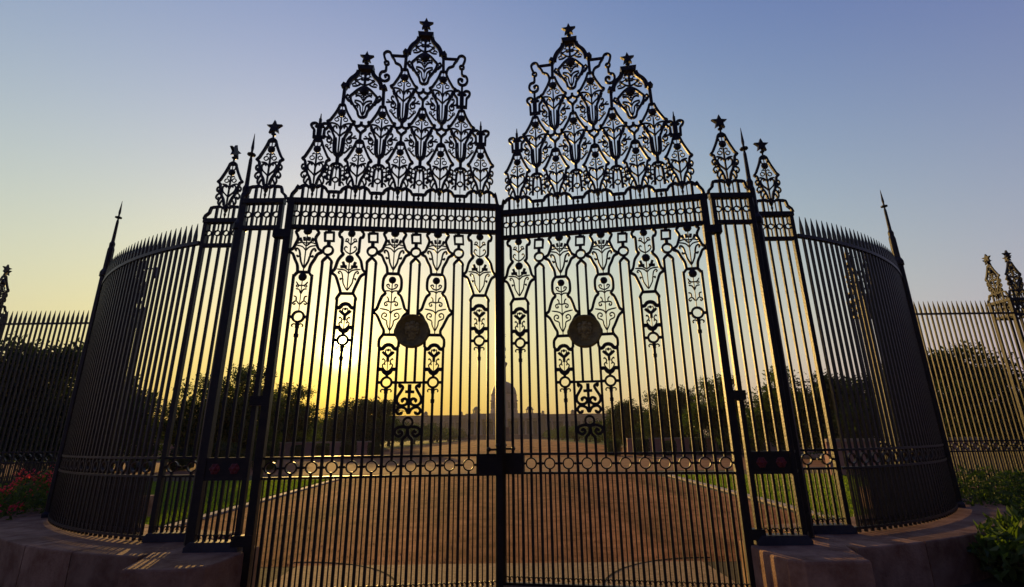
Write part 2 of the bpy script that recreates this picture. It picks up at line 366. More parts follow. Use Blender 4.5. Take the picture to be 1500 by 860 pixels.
MOT = {
 'row1': [
  ('m',2,[(6,32),(43,10),(60,-42),(90,-123),(129,-209),(157,-266),(187,-303),(150,-327),(138,-388),(117,-469),(95,-538),(68,-585),(47,-653),(38,-704)]),
  ('m',6,[(-1,-434),(13,-394),(51,-355),(115,-341)]),
  ('m',6,[(-2,-565),(40,-518),(77,-482),(100,-436),(98,-390),(66,-362),(48,-383),(58,-401)]),
  ('C',1,[(57,-282,35)]),
  ('s',6,[(-4,-192),(-5,-429),(2,-700)]),
  ('c',9,[(0,-139,46)]),
  ('m',6,[(95,-538),(123,-503),(164,-518),(179,-563),(157,-598),(137,-582),(146,-559)]),
  ('m',6,[(138,-399),(168,-392),(184,-426),(171,-467),(151,-456),(155,-433)]),
  ('m',6,[(95,-544),(123,-594),(135,-650),(118,-695)]),
  ('s',2,[(-44,-4),(44,-4)]),
  ('s',3,[(0,-6),(0,46)]),
  ('m',1,[(14,-222),(40,-206),(60,-232)]),
  ('m',1,[(28,-96),(48,-80),(40,-56)]),
  ('s',1,[(0,-92),(0,-20)]),
  ('m',1,[(98,-500),(128,-470),(150,-485),(138,-505)]),
  ('m',6,[(60,-600),(92,-640),(110,-700)]),
 ],
 'lens': [
  ('m',2,[(3,-357),(55,-374),(85,-416)]),
  ('m',2,[(50,-429),(61,-564),(66,-710)]),
  ('s',6,[(4,-374),(4,-578)]),
  ('c',6,[(-1,-618,41)]),
  ('s',6,[(-2,-663),(1,-768)]),
  ('m',6,[(2,-465),(13,-419),(42,-401)]),
  ('m',6,[(61,-564),(90,-546),(125,-550),(128,-607),(99,-619),(107,-591)]),
  ('s',3,[(11,-235),(3,-357)]),
  ('m',1,[(30,-380),(44,-410),(26,-440)]),
  ('m',6,[(66,-650),(100,-660),(120,-700)]),
  ('m',1,[(64,-480),(96,-470),(118,-500),(98,-525)]),
 ],
 'row2': [
  ('m',2,[(12,-3),(36,-9),(53,-66),(86,-151),(129,-235),(160,-290),(199,-319),(166,-357),(140,-399),(125,-464),(98,-536),(72,-601),(71,-705),(65,-816),(54,-886),(21,-925),(4,-950)]),
  ('s',6,[(-1,-222),(2,-570),(3,-909)]),
  ('c',9,[(0,-150,52)]),
  ('m',6,[(5,-457),(33,-384),(91,-348),(156,-341)]),
  ('m',6,[(5,-577),(45,-525),(90,-480),(102,-422),(78,-393),(52,-414),(60,-439)]),
  ('C',1,[(65,-275,35)]),
  ('m',6,[(44,-602),(40,-707),(34,-832),(14,-905)]),
  ('m',6,[(98,-522),(72,-601)]),
  ('m',6,[(254,-606),(201,-600),(136,-601),(108,-640),(124,-688),(163,-686),(176,-643),(152,-620),(134,-640)]),
  ('m',6,[(124,-597),(162,-567),(177,-524),(159,-492),(141,-516)]),
  ('C',1,[(171,-755,25)]),
  ('m',6,[(154,-777),(127,-827)]),
  ('m',6,[(102,-773),(144,-812)]),
  ('s',3,[(4,-943),(2,-1032)]),
  ('s',2,[(-44,-4),(44,-4)]),
  ('s',3,[(0,-6),(0,46)]),
  ('m',1,[(14,-232),(44,-214),(66,-240)]),
  ('m',1,[(30,-106),(52,-88),(44,-62)]),
  ('s',1,[(0,-98),(0,-20)]),
  ('m',6,[(124,-470),(150,-452),(150,-420),(170,-400)]),
  ('m',1,[(186,-610),(214,-566),(238,-560)]),
  ('m',1,[(90,-700),(120,-720),(126,-750)]),
  ('m',6,[(176,-760),(150,-800),(112,-850),(80,-880)]),
 ],
 'quat': [
  ('m',2,[(-93,81),(-114,39),(-86,-9),(-38,-10),(-6,21),(-3,68)]),
  ('m',2,[(-44,-10),(-67,-43),(-57,-78),(-23,-111),(-1,-152)]),
  ('s',2,[(-1,-145),(-2,-250)]),
 ],
 'cup': [
  ('m',2,[(-67,10),(-70,80),(-74,150),(-106,195),(-120,240),(-102,276),(-66,286),(-36,266),(-30,234),(-46,214),(-62,228)]),
  ('s',3,[(-84,-4),(84,-4)]),
  ('s',4,[(0,250),(0,-1)]),
  ('s',2,[(0,378),(0,250)]),
 ],
 'bracket': [
  ('s',2,[(12,-56),(216,-56)]),
  ('s',2,[(212,-69),(166,-139),(147,-188),(86,-222),(55,-281),(52,-328)]),
  ('s',2,[(216,-56),(241,1),(290,15),(330,-30),(320,-98),(301,-152)]),
  ('c',2,[(282,-202,37)]),
  ('s',2,[(285,-250),(290,-345),(348,-371),(372,-442),(346,-510),(291,-531),(242,-502),(233,-444),(265,-417),(295,-437),(282,-467)]),
 ],
 'dome': [
  ('m',4,[(102,322),(114,266),(147,215),(190,169),(224,111),(244,47),(247,-8)]),
  ('m',3,[(285,-9),(291,-315)]),
  ('m',5,[(249,-5),(322,34)]),
  ('m',2,[(16,15),(47,-5),(97,-46),(155,-117),(190,-167),(172,-257),(121,-356),(76,-429),(53,-521),(0,-553)]),
  ('s',6,[(-1,-128),(2,-539)]),
  ('c',9,[(0,-54,63)]),
  ('s',2,[(-14,294),(-2,6)]),
  ('m',6,[(0,-335),(33,-267),(93,-240),(129,-245)]),
  ('m',6,[(1,-510),(33,-421),(48,-332),(130,-267)]),
  ('m',6,[(-4,51),(56,71),(116,121),(133,160)]),
  ('m',6,[(56,71),(119,30),(181,28)]),
  ('m',6,[(116,121),(173,65)]),
  ('C',1,[(38,168,29)]),
  ('m',6,[(2,-247),(53,-154),(125,-134)]),
  ('C',1,[(22,-156,22)]),
  ('m',6,[(190,-174),(229,-149),(249,-185),(202,-247),(174,-308),(150,-310),(161,-272)]),
  ('m',6,[(121,-356),(84,-329),(74,-374)]),
  ('m',6,[(-11,218),(30,267),(73,263)]),
  ('m',1,[(0,140),(50,170),(96,150),(120,110)]),
  ('m',1,[(50,170),(60,215),(90,215)]),
  ('m',1,[(96,150),(130,150),(150,120)]),
  ('m',1,[(120,60),(160,80),(190,50)]),
  ('m',1,[(0,250),(40,262),(70,240)]),
  ('m',6,[(230,-130),(255,-180),(240,-230),(200,-270)]),
  ('m',1,[(190,-170),(220,-200),(215,-240)]),
  ('m',6,[(0,-640),(0,-705)]),
  ('m',1,[(30,-180),(80,-150),(120,-170)]),
  ('m',1,[(40,-120),(90,-100),(120,-110)]),
 ],
 'p1': [
  ('m',2,[(123,40),(115,-3),(149,-44),(125,-95),(114,-144),(136,-214),(165,-283),(220,-323),(161,-359),(126,-436),(85,-519),(72,-617)]),
  ('s',2,[(-85,-615),(89,-617)]),
  ('c',9,[(0,-27,49)]),
  ('s',6,[(-4,-91),(0,-602)]),
  ('m',1,[(-3,-315),(48,-255),(137,-235)]),
  ('m',6,[(1,-562),(47,-465),(63,-396),(99,-398),(98,-375)]),
  ('m',6,[(61,-396),(80,-313),(113,-281),(131,-305),(115,-319)]),
  ('m',2,[(25,-168),(34,-118)]),
  ('m',2,[(71,-174),(88,-131)]),
  ('m',1,[(-1,-204),(65,-195),(124,-214)]),
  ('m',1,[(1,-245),(40,-209),(76,-152)]),
 ],
 'p1lowCD': [
  ('m',2,[(80,-32),(117,-100),(119,-236),(83,-298),(121,-340),(152,-418),(182,-514),(225,-550),(174,-604),(150,-646),(106,-741),(75,-800),(80,-858),(123,-922),(124,-1020)]),
  ('s',2,[(-73,-859),(86,-860)]),
  ('c',9,[(0,-115,42)]),
  ('s',6,[(-3,-152),(0,-847)]),
  ('m',1,[(-4,-299),(27,-268),(85,-267)]),
  ('m',1,[(-5,-250),(49,-225),(72,-187),(42,-176),(37,-207)]),
  ('m',1,[(-3,-426),(42,-414),(83,-431),(77,-468),(49,-462),(60,-438)]),
  ('m',1,[(36,-414),(41,-371),(63,-347)]),
  ('m',1,[(-3,-588),(33,-534),(142,-509)]),
  ('m',1,[(-1,-812),(37,-730),(47,-671),(104,-640),(109,-593),(80,-569),(51,-588),(58,-617),(80,-611)]),
 ],
 'p2': [
  ('m',2,[(114,40),(128,-5),(161,-46),(151,-100),(117,-125),(113,-308),(86,-344),(120,-390),(153,-448),(181,-563),(222,-614),(165,-657),(123,-758),(88,-860),(80,-900)]),
  ('c',9,[(0,-50,44)]),
  ('c',9,[(-1,-419,48)]),
  ('s',6,[(1,-98),(2,-370)]),
  ('s',6,[(0,-469),(2,-862)]),
  ('m',1,[(2,-217),(40,-174),(84,-161)]),
  ('m',1,[(2,-346),(53,-316),(80,-274),(63,-239),(43,-257)]),
  ('C',1,[(51,-144,22)]),
  ('m',1,[(2,-624),(50,-577),(154,-563)]),
  ('m',2,[(28,-526),(110,-530)]),
  ('m',2,[(66,-508),(82,-461)]),
  ('m',1,[(2,-578),(55,-542),(88,-507)]),
  ('m',1,[(2,-862),(58,-759),(68,-691),(101,-713),(95,-685)]),
  ('m',1,[(68,-691),(84,-622),(116,-593),(132,-616),(111,-627)]),
 ],
 'p2end': [
  ('s',2,[(-94,-352),(85,-352)]),
  ('m',2,[(82,-349),(121,-414),(120,-438)]),
 ],
 'arch': [
  ('m',3,[(-2,-340),(41,-353),(72,-390),(104,-395)]),
 ],
 'alow': [
  ('c',9,[(1,-94,47)]),
  ('s',1,[(-2,-148),(2,-562)]),
  ('m',1,[(-4,-208),(38,-207),(73,-159)]),
  ('C',1,[(53,-219,18)]),
  ('m',1,[(0,-327),(27,-267),(70,-257)]),
  ('m',1,[(7,-469),(46,-421),(87,-450),(67,-470),(54,-451)]),
  ('m',1,[(49,-421),(53,-368),(85,-356)]),
  ('c',2,[(2,-632,74)]),
  ('m',2,[(76,-635),(98,-634)]),
  ('s',3,[(0,-715),(0,-780)]),
  ('s',2,[(0,-775),(0,-900)]),
  ('m',1,[(2,-785),(18,-738),(46,-726),(70,-744),(58,-766)]),
  ('m',3,[(0,-878),(26,-879)]),
 ],
 'sq': [
  ('s',2,[(-62,-40),(54,-39),(62,-165),(-53,-165),(-62,-40)]),
  ('s',3,[(-8,32),(-4,-38)]),
  ('m',1,[(-7,-3),(34,12)]),
  ('s',3,[(0,-171),(0,-226)]),
  ('c',2,[(-1,-302,68)]),
  ('m',2,[(-6,-384),(55,-450),(57,-491)]),
 ],
 'wick': [
  ('s',3,[(0,-146),(3,-223)]),
  ('s',2,[(-52,-238),(61,-241)]),
  ('s',2,[(1,-223),(7,-515)]),
  ('m',2,[(130,-188),(117,-170),(135,-154),(99,-164),(82,-188),(108,-241),(146,-306),(148,-365),(108,-406),(43,-400),(18,-359),(46,-324),(88,-341),(71,-365)]),
  ('m',2,[(6,-504),(39,-446),(109,-429),(146,-470),(124,-510),(88,-504),(88,-481)]),
  ('c',2,[(7,-613,61)]),
  ('m',2,[(8,-676),(71,-665),(142,-688),(150,-745),(99,-778),(63,-744),(85,-716),(109,-739)]),
  ('m',2,[(2,-676),(12,-766),(54,-812),(56,-868)]),
 ],
 'archflower': [
  ('c',9,[(0,-410,17)]),
  ('m',2,[(4,-492),(42,-462),(72,-432)]),
  ('m',1,[(0,-480),(34,-440),(26,-398)]),
  ('s',2,[(0,-470),(0,-560)]),
  ('s',1,[(0,-555),(0,-700)]),
  ('m',1,[(0,-690),(44,-650),(64,-606),(40,-584),(28,-606)]),
  ('m',1,[(44,-590),(32,-552),(58,-520),(66,-540)]),
 ],
 'archfoot': [
  ('m',3,[(0,-717),(37,-695),(60,-659),(112,-659)]),
  ('s',2,[(0,-714),(0,-756)]),
  ('c',2,[(0,-822,68)]),
  ('m',2,[(70,-822),(114,-823)]),
  ('s',3,[(0,-895),(0,-960)]),
  ('s',2,[(0,-955),(0,-1080)]),
  ('m',1,[(2,-965),(18,-920),(46,-908),(66,-926),(56,-946)]),
  ('m',3,[(0,-1055),(24,-1056)]),
 ],
}
# ---------------------------------------------------------------- ironwork motifs (x, z in mm, mirrored about the motif's axis)
def motif_mesh(name, sz=1.0, sx=1.0):
    def build():
        parts = {'main': MB(), 'thin': MB()}; buds = []
        for k, (kind, w, pts) in enumerate(MOT[name]):
            j = 1 + .015*(k % 9)
            if kind in 'Cc':
                x, z, r = (q/1000 for q in pts[0]); x *= sx; z *= sz; r = r*(abs(sx)+sz)/2
                if kind == 'c' and abs(x) < .012: x = 0.0
                for sg in ((1, -1) if kind == 'C' else (1,)):
                    if w == 9: buds.append(MB().ball(x*sg, z, r*1.22, .62).me('bud', 'iron', smooth=True))
                    else: parts['thin' if w in (1, 6) else 'main'].ring(x*sg, z, r-.004, WID[w]*(.78 if w == 1 else .8), DEP[w]*j, 16)
                continue
            P = [(a/1000*sx, b/1000*sz) for a, b in pts]
            if kind == 's' and name not in ('bracket', 'sq', 'cup'): P = [(0.0 if abs(a) < .016 else a, b) for a, b in P]
            if len(P) > 2 and not (name == 'sq' and kind == 's'): P = crom(P, 3)
            tgt = parts['thin' if w in (1, 6) else 'main']
            for sg in ((1, -1) if kind == 'm' else (1,)):
                Q = [(a*sg, b) for a, b in P]
                tgt.stroke(Q, WID[w], DEP[w]*(j if sg > 0 else j+.007), tip=.55 if w in (1, 6) else 1.0)
        d = {k: (mb.me(name+'_'+k, 'iron') if mb.v else None) for k, mb in parts.items()}; d['bud'] = buds; return d
    return shared(('mot', name, round(sz, 3), round(sx, 3)), build)
def put(pname, motif, parent, x, z, y=0.0, rz=0.0, sz=1.0, sx=1.0, flip=False):
    """a panel of ironwork: outline as the part, tendrils and buds as its sub-parts"""
    d = motif_mesh(motif, sz, -sx if flip else sx)
    first = d['main'] or d['thin']
    o = obj(pname, first, parent, (x, y, z), rz)
    if d['main'] and d['thin']: obj('scrollwork', d['thin'], o)
    for b in d['bud']: obj('bud', b, o)
    return o
def star_mesh(r):
    def b():
        poly = []
        for i in range(10):
            a = math.pi/2 + math.pi*i/5; q = r if i % 2 == 0 else r*.44
            poly.append((q*math.cos(a), q*math.sin(a)))
        return MB().prism(poly, -.022, .022).me('star', 'iron')
    return shared(('star', r), b)
def star_finial(parent, x, z_base, z_c, r, y=0.0, rz=0.0):
    """stem, bead and five-pointed star; z_c = star centre"""
    zb = z_c - r*1.12
    st = obj('finial', shared(('fin', r, round(zb-z_base, 3)), lambda: MB().taper(0, 0, [(.020, z_base-zb), (.014, -.03), (.016, 0), (.036, .012), (.036, .026), (.014, .04), (.014, zb*0+r*.75)], 8, 0).me('finial', 'iron')), parent, (x, y, zb), rz)
    obj('star', star_mesh(r), st, (0, 0, r*1.12))
    return st

PITCH_U, U0 = .1165, .0676
cu = lambda c: U0 + PITCH_U*c
ZT1, ZT0, ZL1, ZL0, ZM1, ZM0 = 4.893, 4.814, 4.494, 4.44, 1.504, 1.277
def band_ring_mesh():
    def b():
        mb = MB(); h0, h1 = ZL1, ZT0; zc = 4.664
        mb.ring(0, zc-h0, .040, .017, .022, 16)
        mb.box(-.009, .009, -.008, .008, 0, zc-h0-.040); mb.box(-.009, .009, -.008, .008, zc-h0+.040, h1-h0)
        return mb.me('band_ring', 'iron')
    return shared('bandring', b)
def mid_ring_mesh():
    def b():
        mb = MB(); h = (ZM1-.028) - ZM0; zc = h/2
        mb.ring(0, zc, .064, .016, .034, 20)
        for sg in (-1, 1):
            mb.box(*sorted((sg*.070, sg*.117)), -.009, .009, zc-.011, zc+.011); mb.box(-.014, .014, -.0135, .0135, *sorted((zc+sg*.070, zc+sg*h/2)))
            mb.ball(sg*.088, zc, .017, 1.0, 8, 4)
        return mb.me('mid_ring', 'iron')
    return shared('midring', b)
def drop_mesh():
    return shared('drop', lambda: MB().taper(0, 0, [(.006, 0), (.012, .04), (.02, .075), (.012, .10), (.03, .14), (.034, .165), (.012, .19)], 8, 0).me('drop', 'iron'))

def arch_column(g, c0, z):
    put('arch', 'arch', g, cu(c0), z); put('flower', 'archflower', g, cu(c0), z); put('ring_pendant', 'archfoot', g, cu(c0), z)
def make_leaf():
    g = empty('gate_leaf')
    W = 2.902
    # frame
    bar('hinge_stile', g, .050, .006, ZT1-.012, .092, .090)
    bar('meeting_stile', g, 2.886, .006, ZT1-.012, .084, .070)
    x0, x1 = .096, 2.844
    rail('top_rail', g, -.012, W-.002, ZT0, ZT1, .080)
    rail('band_rail', g, x0, x1, ZL0, ZL1, .060)
    rail('mid_rail', g, x0, x1, ZM1-.028, ZM1, .050)
    rail('mid_rail', g, x0, x1, ZM0-.028, ZM0, .050)
    rail('bottom_rail', g, x0, x1, .008, .036, .050)
    # band of rings between the two upper rails
    for i in range(24):
        obj('band_ring', band_ring_mesh(), g, (cu(i+.5), 0, ZL1))
        if i: bar('band_bar', g, cu(i), ZL1, ZT0, .034, .032)
    # main uprights
    start = {}
    for c0, zs, zc in ((2, 3.79, 2.97), (7, 3.47, 2.70), (12, 2.84, 2.14), (17, 2.84, 2.14), (22, 3.47, 2.70)):
        start[c0-1] = start[c0+1] = zs; start[c0] = zc
    for c in (4, 5, 9, 10, 19, 20): start[c] = 3.96
    for c in (14, 15): start[c] = 3.96
    for c in range(1, 24):
        if c in (14, 15):
            bar('upright', g, cu(c), 2.39, start[c], .032, .030); bar('upright', g, cu(c), ZM1, 1.64, .032, .030)
        else:
            bar('upright', g, cu(c), ZM1, start[c], .032, .030)
        bar('lower_upright', g, cu(c), .036, ZM0-.028, .032, .030)
        if c % 2 == 0 and c < 22: bar('upright', g, cu(c), ZM0, ZM1-.028, .034, .032)
    for i in range(24): bar('dog_bar', g, cu(i+.5), .036, ZM0-.028, .015, .015)
    for c in range(1, 22, 2): obj('mid_ring', mid_ring_mesh(), g, (cu(c), 0, ZM0))
    # little scroll heads along the foot
    foot = shared('foot', lambda: MB().stroke(crom([(-.05, .0), (-.045, .05), (-.02, .07), (-.008, .045), (-.02, .03)], 3), .010, .012).stroke(crom([(.05, .0), (.045, .05), (.02, .07), (.008, .045), (.02, .03)], 3), .010, .012).me('foot_scroll', 'iron'))
    for i in range(24): obj('foot_scroll', foot, g, (cu(i+.5), 0, .030))
    # panels of flowers hanging below the band
    for c0 in (2, 12, 17): put('flower_panel', 'p1', g, cu(c0), 4.44)
    for c0 in (7, 22):
        put('flower_panel', 'p2', g, cu(c0), 4.44); put('panel_collar', 'p2end', g, cu(c0), 3.89)
        arch_column(g, c0, 3.2+.539)
    for c0 in (12, 17):
        put('flower_panel', 'p1lowCD', g, cu(c0), 3.85); arch_column(g, c0, 3.2)
    a = put('flower_panel', 'alow', g, cu(2), 3.85)
    for sg in (-1, 1): obj('shoulder', MB().stroke([(sg*.066, -.02), (sg*.117, -.085), (sg*.1165, -.11)], .034, .031).me('shoulder', 'iron'), a)
    for c0 in (4.5, 9.5, 14.5, 19.5): put('square_and_ring', 'sq', g, cu(c0), 4.44)
    # wicket of scrolls
    rail('wicket_rail', g, cu(12)+.07, cu(17)-.07, 2.362, 2.390, .034)
    put('wicket_scroll', 'wick', g, cu(14.5), 2.5)
    # bronze medallion in front of the uprights, a lion capital in relief on both faces
    md = obj('medallion', shared('medal', lambda: medallion_mesh()), g, (cu(14.5), 0, 3.041))
    obj('emblem', emblem_mesh(), md)
    # lock
    lk = obj('lock_box', MB().box(0, .315, -.055, .055, 0, .225).box(.03, .10, -.07, .07, .08, .14).me('lock_box', 'iron'), g, (2.605, 0, 1.255))
    obj('bolt', MB().box(.245, .275, -.075, -.058, .21, .34).box(.16, .25, -.085, -.06, .285, .31).ball(.15, .30, .03, 1, 8, 4, -.07).ball(.26, .345, .028, 1, 8, 4, -.066).me('bolt', 'iron'), lk)
    # hinges
    for z in (4.30, 2.1, .55):
        obj('hinge', MB().box(-.115, .115, -.052, .052, 0, .115).me('hinge', 'iron'), g, (-.02, 0, z))
    # ---- crest
    wave = []
    for c0 in (2, 7, 12, 17, 22):
        for dc, z in ((-2.2, 5.013), (-1.75, 5.013), (-1.55, 5.055), (-1.15, 5.09), (-.75, 5.10), (-.42, 5.075), (0, 5.112), (.42, 5.075), (.75, 5.10), (1.15, 5.09), (1.55, 5.055), (1.75, 5.013), (2.2, 5.013)):
            if .3 < c0+dc < 23.8: wave.append((cu(c0+dc), z))
    wave = [(cu(-.35), 4.89), (cu(-.25), 4.96), (cu(.1), 5.02), (cu(.35), 5.09)] + wave + [(cu(23.8), 5.07), (cu(23.95), 4.99), (cu(24.1), 4.90)]
    obj('crest_rail', MB().stroke(crom(wave, 2), .040, .036).me('crest_rail', 'iron'), g)
    for c0 in (2, 7, 12, 17, 22):
        for dc in (-1.1, 1.1): bar('crest_bar', g, cu(c0+dc), ZT1, 5.09, .034, .030)
        for dc in (-.5, .5): bar('crest_bar', g, cu(c0+dc), ZT1, 5.09, .015, .015)
        obj('drop', drop_mesh(), g, (cu(c0), 0, ZT1))
    for c0 in (4.5, 9.5, 14.5, 19.5):
        for dc in (-.55, .55): bar('crest_bar', g, cu(c0+dc), ZT1, 5.01, .030, .030)
        obj('drop', shared('dropm', lambda: MB().taper(0, 0, [(.006, 0), (.012, .03), (.024, .06), (.012, .085), (.018, .115)], 8, 0).me('drop', 'iron')), g, (cu(c0), 0, ZT1))
    for c0 in (2, 7, 12, 17, 22): put('crest_panel', 'row1', g, cu(c0), 5.82)
    for c0 in (4.5, 9.5, 14.5, 19.5): put('crest_link', 'lens', g, cu(c0), 5.82)
    for c0 in (4.5, 9.5, 14.5, 19.5): put('crest_panel', 'row2', g, cu(c0), 6.44, sz=.925, sx=.97)
    for c0 in (12, 17): put('crest_panel', 'row2', g, cu(c0), 7.13)
    put('quatrefoil', 'quat', g, cu(14.5), 6.73)
    for c0 in (7, 12, 17): put('quatrefoil', 'quat', g, cu(c0), 6.10, sz=.93)
    for c0, z, k, rs in ((14.5, 7.43, 1.0, .116), (7, 6.755, .945, .110)):
        d = put('dome_panel', 'dome', g, cu(c0), z, sz=k)
        obj('cap', shared('cap', lambda: MB().prism([(-.108, 0), (.108, 0), (.122, .075), (-.122, .075)], -.05, .05).me('cap', 'iron')), d, (0, 0, .325*k))
        star_finial(g, cu(c0), z+.395*k, z+.583*k, rs)
    put('scroll_bracket', 'bracket', g, cu(17), 7.43); put('scroll_bracket', 'bracket', g, cu(12), 7.43, flip=True)
    put('urn_finial', 'cup', g, cu(19.5), 6.51)
    for c0 in (2, 22):
        u = put('urn_finial', 'cup', g, cu(c0), 5.88, sz=.80)
        obj('spike', shared('spike', lambda: MB().taper(0, 0, [(.013, 0), (.013, .12), (.006, .20)], 6, 0).me('spike', 'iron')), u, (0, 0, .19))
    # outer tendrils that close the lowest row
    return g
def medallion_mesh():
    v, f = [], []; seg = 40
    prof = [(0, .030), (.185, .030), (.190, .040), (.205, .048), (.216, .044), (.222, .030), (.224, 0)]
    prof = prof + [(r, -y) for r, y in reversed(prof[:-1])]
    mb = MB(); b = 0
    for r, y in prof:
        for i in range(seg):
            a = 2*math.pi*i/seg; mb.v.append((max(r, .0005)*math.cos(a), -y, max(r, .0005)*math.sin(a)))
    n = len(prof)
    for k in range(n-1):
        for i in range(seg):
            j = (i+1) % seg; mb.f.append((k*seg+i, (k+1)*seg+i, (k+1)*seg+j, k*seg+j))
    return mb.me('medallion', 'bronze', smooth=True)
def emblem_mesh():
    mb = MB()
    for s in (-1, 1):                              # the same relief on both faces
        y = s*.030
        def bx(x0, x1, z0, z1, t): mb.box(x0, x1, *sorted((y-s*.004, y+s*t)), z0, z1)
        # abacus with wheel, bull and horse, bell below, motto strip
        bx(-.080, .080, -.045, -.020, .016)
        for x, r in ((0, .015), (-.072, .012), (.072, .012)): mb.ball(x, -.032, r, .6, 12, 5, y+s*.014)
        for x in (-.04, .04): mb.ball(x, -.031, .012, .7, 8, 4, y+s*.012); mb.ball(x*1.35, -.026, .006, .9, 6, 4, y+s*.012)
        mb.ball(0, -.060, .050, .25, 14, 5, y)
        bx(-.060, .060, -.118, -.104, .007)
        # three lions: bodies, manes and heads
        mb.ball(0, .035, .055, .45, 12, 6, y+s*.004); mb.ball(0, .092, .036, .7, 12, 6, y+s*.010)
        mb.ball(0, .083, .016, .8, 8, 5, y+s*.026)
        for x in (-1, 1):
            mb.ball(x*.052, .030, .046, .4, 12, 6, y); mb.ball(x*.060, .082, .030, .55, 12, 6, y+s*.004); mb.ball(x*.082, .078, .014, .8, 8, 5, y+s*.006)
            mb.box(*sorted((x*.012, x*.028)), *sorted((y, y+s*.020)), -.021, .03); mb.box(*sorted((x*.070, x*.084)), *sorted((y, y+s*.016)), -.021, .03)
            mb.ball(x*.026, .122, .009, .8, 6, 4, y+s*.010)
    return mb.me('emblem', 'brass', smooth=False)

def copy_tree(o, parent=None):
    c = o.copy(); col.objects.link(c); c.parent = parent
    for ch in o.children: copy_tree(ch, c)
    return c
leaf_l = make_leaf()
leaf_r = copy_tree(leaf_l)
def place_leaf(o, a, b):
    o.location = (a[0], a[1], 0.0); o.rotation_euler = (0, 0, math.atan2(b[1]-a[1], b[0]-a[0]))
place_leaf(leaf_l, (-3.0576, 6.1019), (-.1694, 6.3880))
place_leaf(leaf_r, (2.7002, 6.1332), (-.1919, 6.6000))
tag(leaf_l, 'tall black wrought iron gate leaf with starred crest, the low sun shining through it', 'gate', 'pair of ornate iron gate leaves')
tag(leaf_r, 'tall black wrought iron gate leaf with starred crest, sunless pale sky behind it', 'gate', 'pair of ornate iron gate leaves')
# ---------------------------------------------------------------- plinths
CX, CY, RF = 2.37, 13.16, 6.74               # centre and radius of the curved fence (x mirrored about AX)
PZ = 0.50
def arc(r, a0, a1, n):
    return [(CX + r*math.cos(R(a0+(a1-a0)*i/n)), CY + r*math.sin(R(a0+(a1-a0)*i/n))) for i in range(n+1)]
def plinth(s):
    g = empty('plinth', (AX + s*4.2, 6.6, 0))
    ox, oy = 4.2, 6.6
    def solid(name, poly, z0, z1, m, bev=.02):
        bm = bmesh.new()
        P = [(s*(x-ox), y-oy) for x, y in poly]
        if s < 0: P = P[::-1]
        vs = [bm.verts.new((x, y, z0)) for x, y in P]; f = bm.faces.new(vs)
        ext = bmesh.ops.extrude_face_region(bm, geom=[f]); top = [e for e in ext['geom'] if isinstance(e, bmesh.types.BMVert)]
        for v in top: v.co.z = z1
        bmesh.ops.recalc_face_normals(bm, faces=bm.faces)
        if bev:
            ed = [e for e in bm.edges if all(abs(v.co.z-z1) < 1e-4 for v in e.verts)]
            bmesh.ops.bevel(bm, geom=ed, offset=bev, segments=2, affect='EDGES', profile=.6)
        me = bpy.data.meshes.new(name); bm.to_mesh(me); bm.free(); me.materials.append(M[m])
        return obj(name, me, g)
    # block below the pier: two courses, the cap stones slightly proud
    corner = [(2.84, 5.95), (2.855, 5.62), (2.90, 5.44), (3.02, 5.345), (3.20, 5.33)]
    jun = arc(7.40, -78.6, -78.6, 1)[0]
    blk = corner + [(3.66, 5.33), (jun[0], jun[1]), (4.30, 7.1), (3.72, 7.1), (3.60, 6.45), (2.84, 6.40)]
    solid('pier_block', blk, 0, PZ, 'stone', .025)
    # curved plinth in separate stones with fine joints
    a0, a1, n = -77.9, -8.0, 9
    for k in range(n):
        b0 = a0 + (a1-a0)*k/n + .07; b1 = a0 + (a1-a0)*(k+1)/n - .07
        solid('plinth_stone', arc(7.40, b0, b1, 6) + arc(5.9, b1, b0, 6), 0, PZ-.004, 'stone', .018)
    return g
tag(plinth(-1), 'low curved pink stone plinth with a square end block, red flowering bush behind it', 'plinth', 'stone plinths under the railings')
tag(plinth(1), 'low curved pink stone plinth with a square end block, leafy green shrub against it', 'plinth', 'stone plinths under the railings')

# ---------------------------------------------------------------- fence pieces
TIP = 4.84
def picket_mesh():
    def b():
        h = TIP-PZ; mb = MB()
        mb.taper(0, 0, [(.0225, 0), (.0225, h-.33), (.029, h-.31), (.027, h-.20), (.004, h)], 4, math.pi/4)
        return mb.me('picket', 'iron')
    return shared('picket', b)
def picket_top_mesh():
    def b():
        h = TIP-ZM1
        return MB().taper(0, 0, [(.0225, 0), (.0225, h-.33), (.029, h-.31), (.027, h-.20), (.004, h)], 4, math.pi/4).me('picket', 'iron')
    return shared('pickettop', b)
def picket(g, x, y, z0, rz, ringed):
    """a whole picket, or one interrupted by the ring between the two mid rails; z0 = height of g"""
    if not ringed: obj('picket', picket_mesh(), g, (x, y, PZ-z0), rz); return
    obj('picket', picket_top_mesh(), g, (x, y, ZM1-z0), rz); bar('lower_picket', g, x, PZ-z0, ZM0-.028-z0, .032, .032, y, rz)
    obj('mid_ring', mid_ring_mesh(), g, (x, y, ZM0-z0), rz)
def spire_mesh(h):
    def b():
        k = h-PZ; mb = MB()
        mb.taper(0, 0, [(.075, 0), (.075, k-1.62), (.095, k-1.60), (.095, k-1.52), (.062, k-1.45), (.058, k-1.05), (.046, k-1.0), (.050, k-.93), (.030, k-.88), (.024, k-.46), (.014, k-.40), (.014, k-.385), (.060, k-.375), (.060, k-.355), (.016, k-.345), (.016, k-.3), (.022, k-.25), (.003, k)], 8, math.pi/8)
        return mb.me('spire_post', 'iron')
    return shared(('spire', h), b)
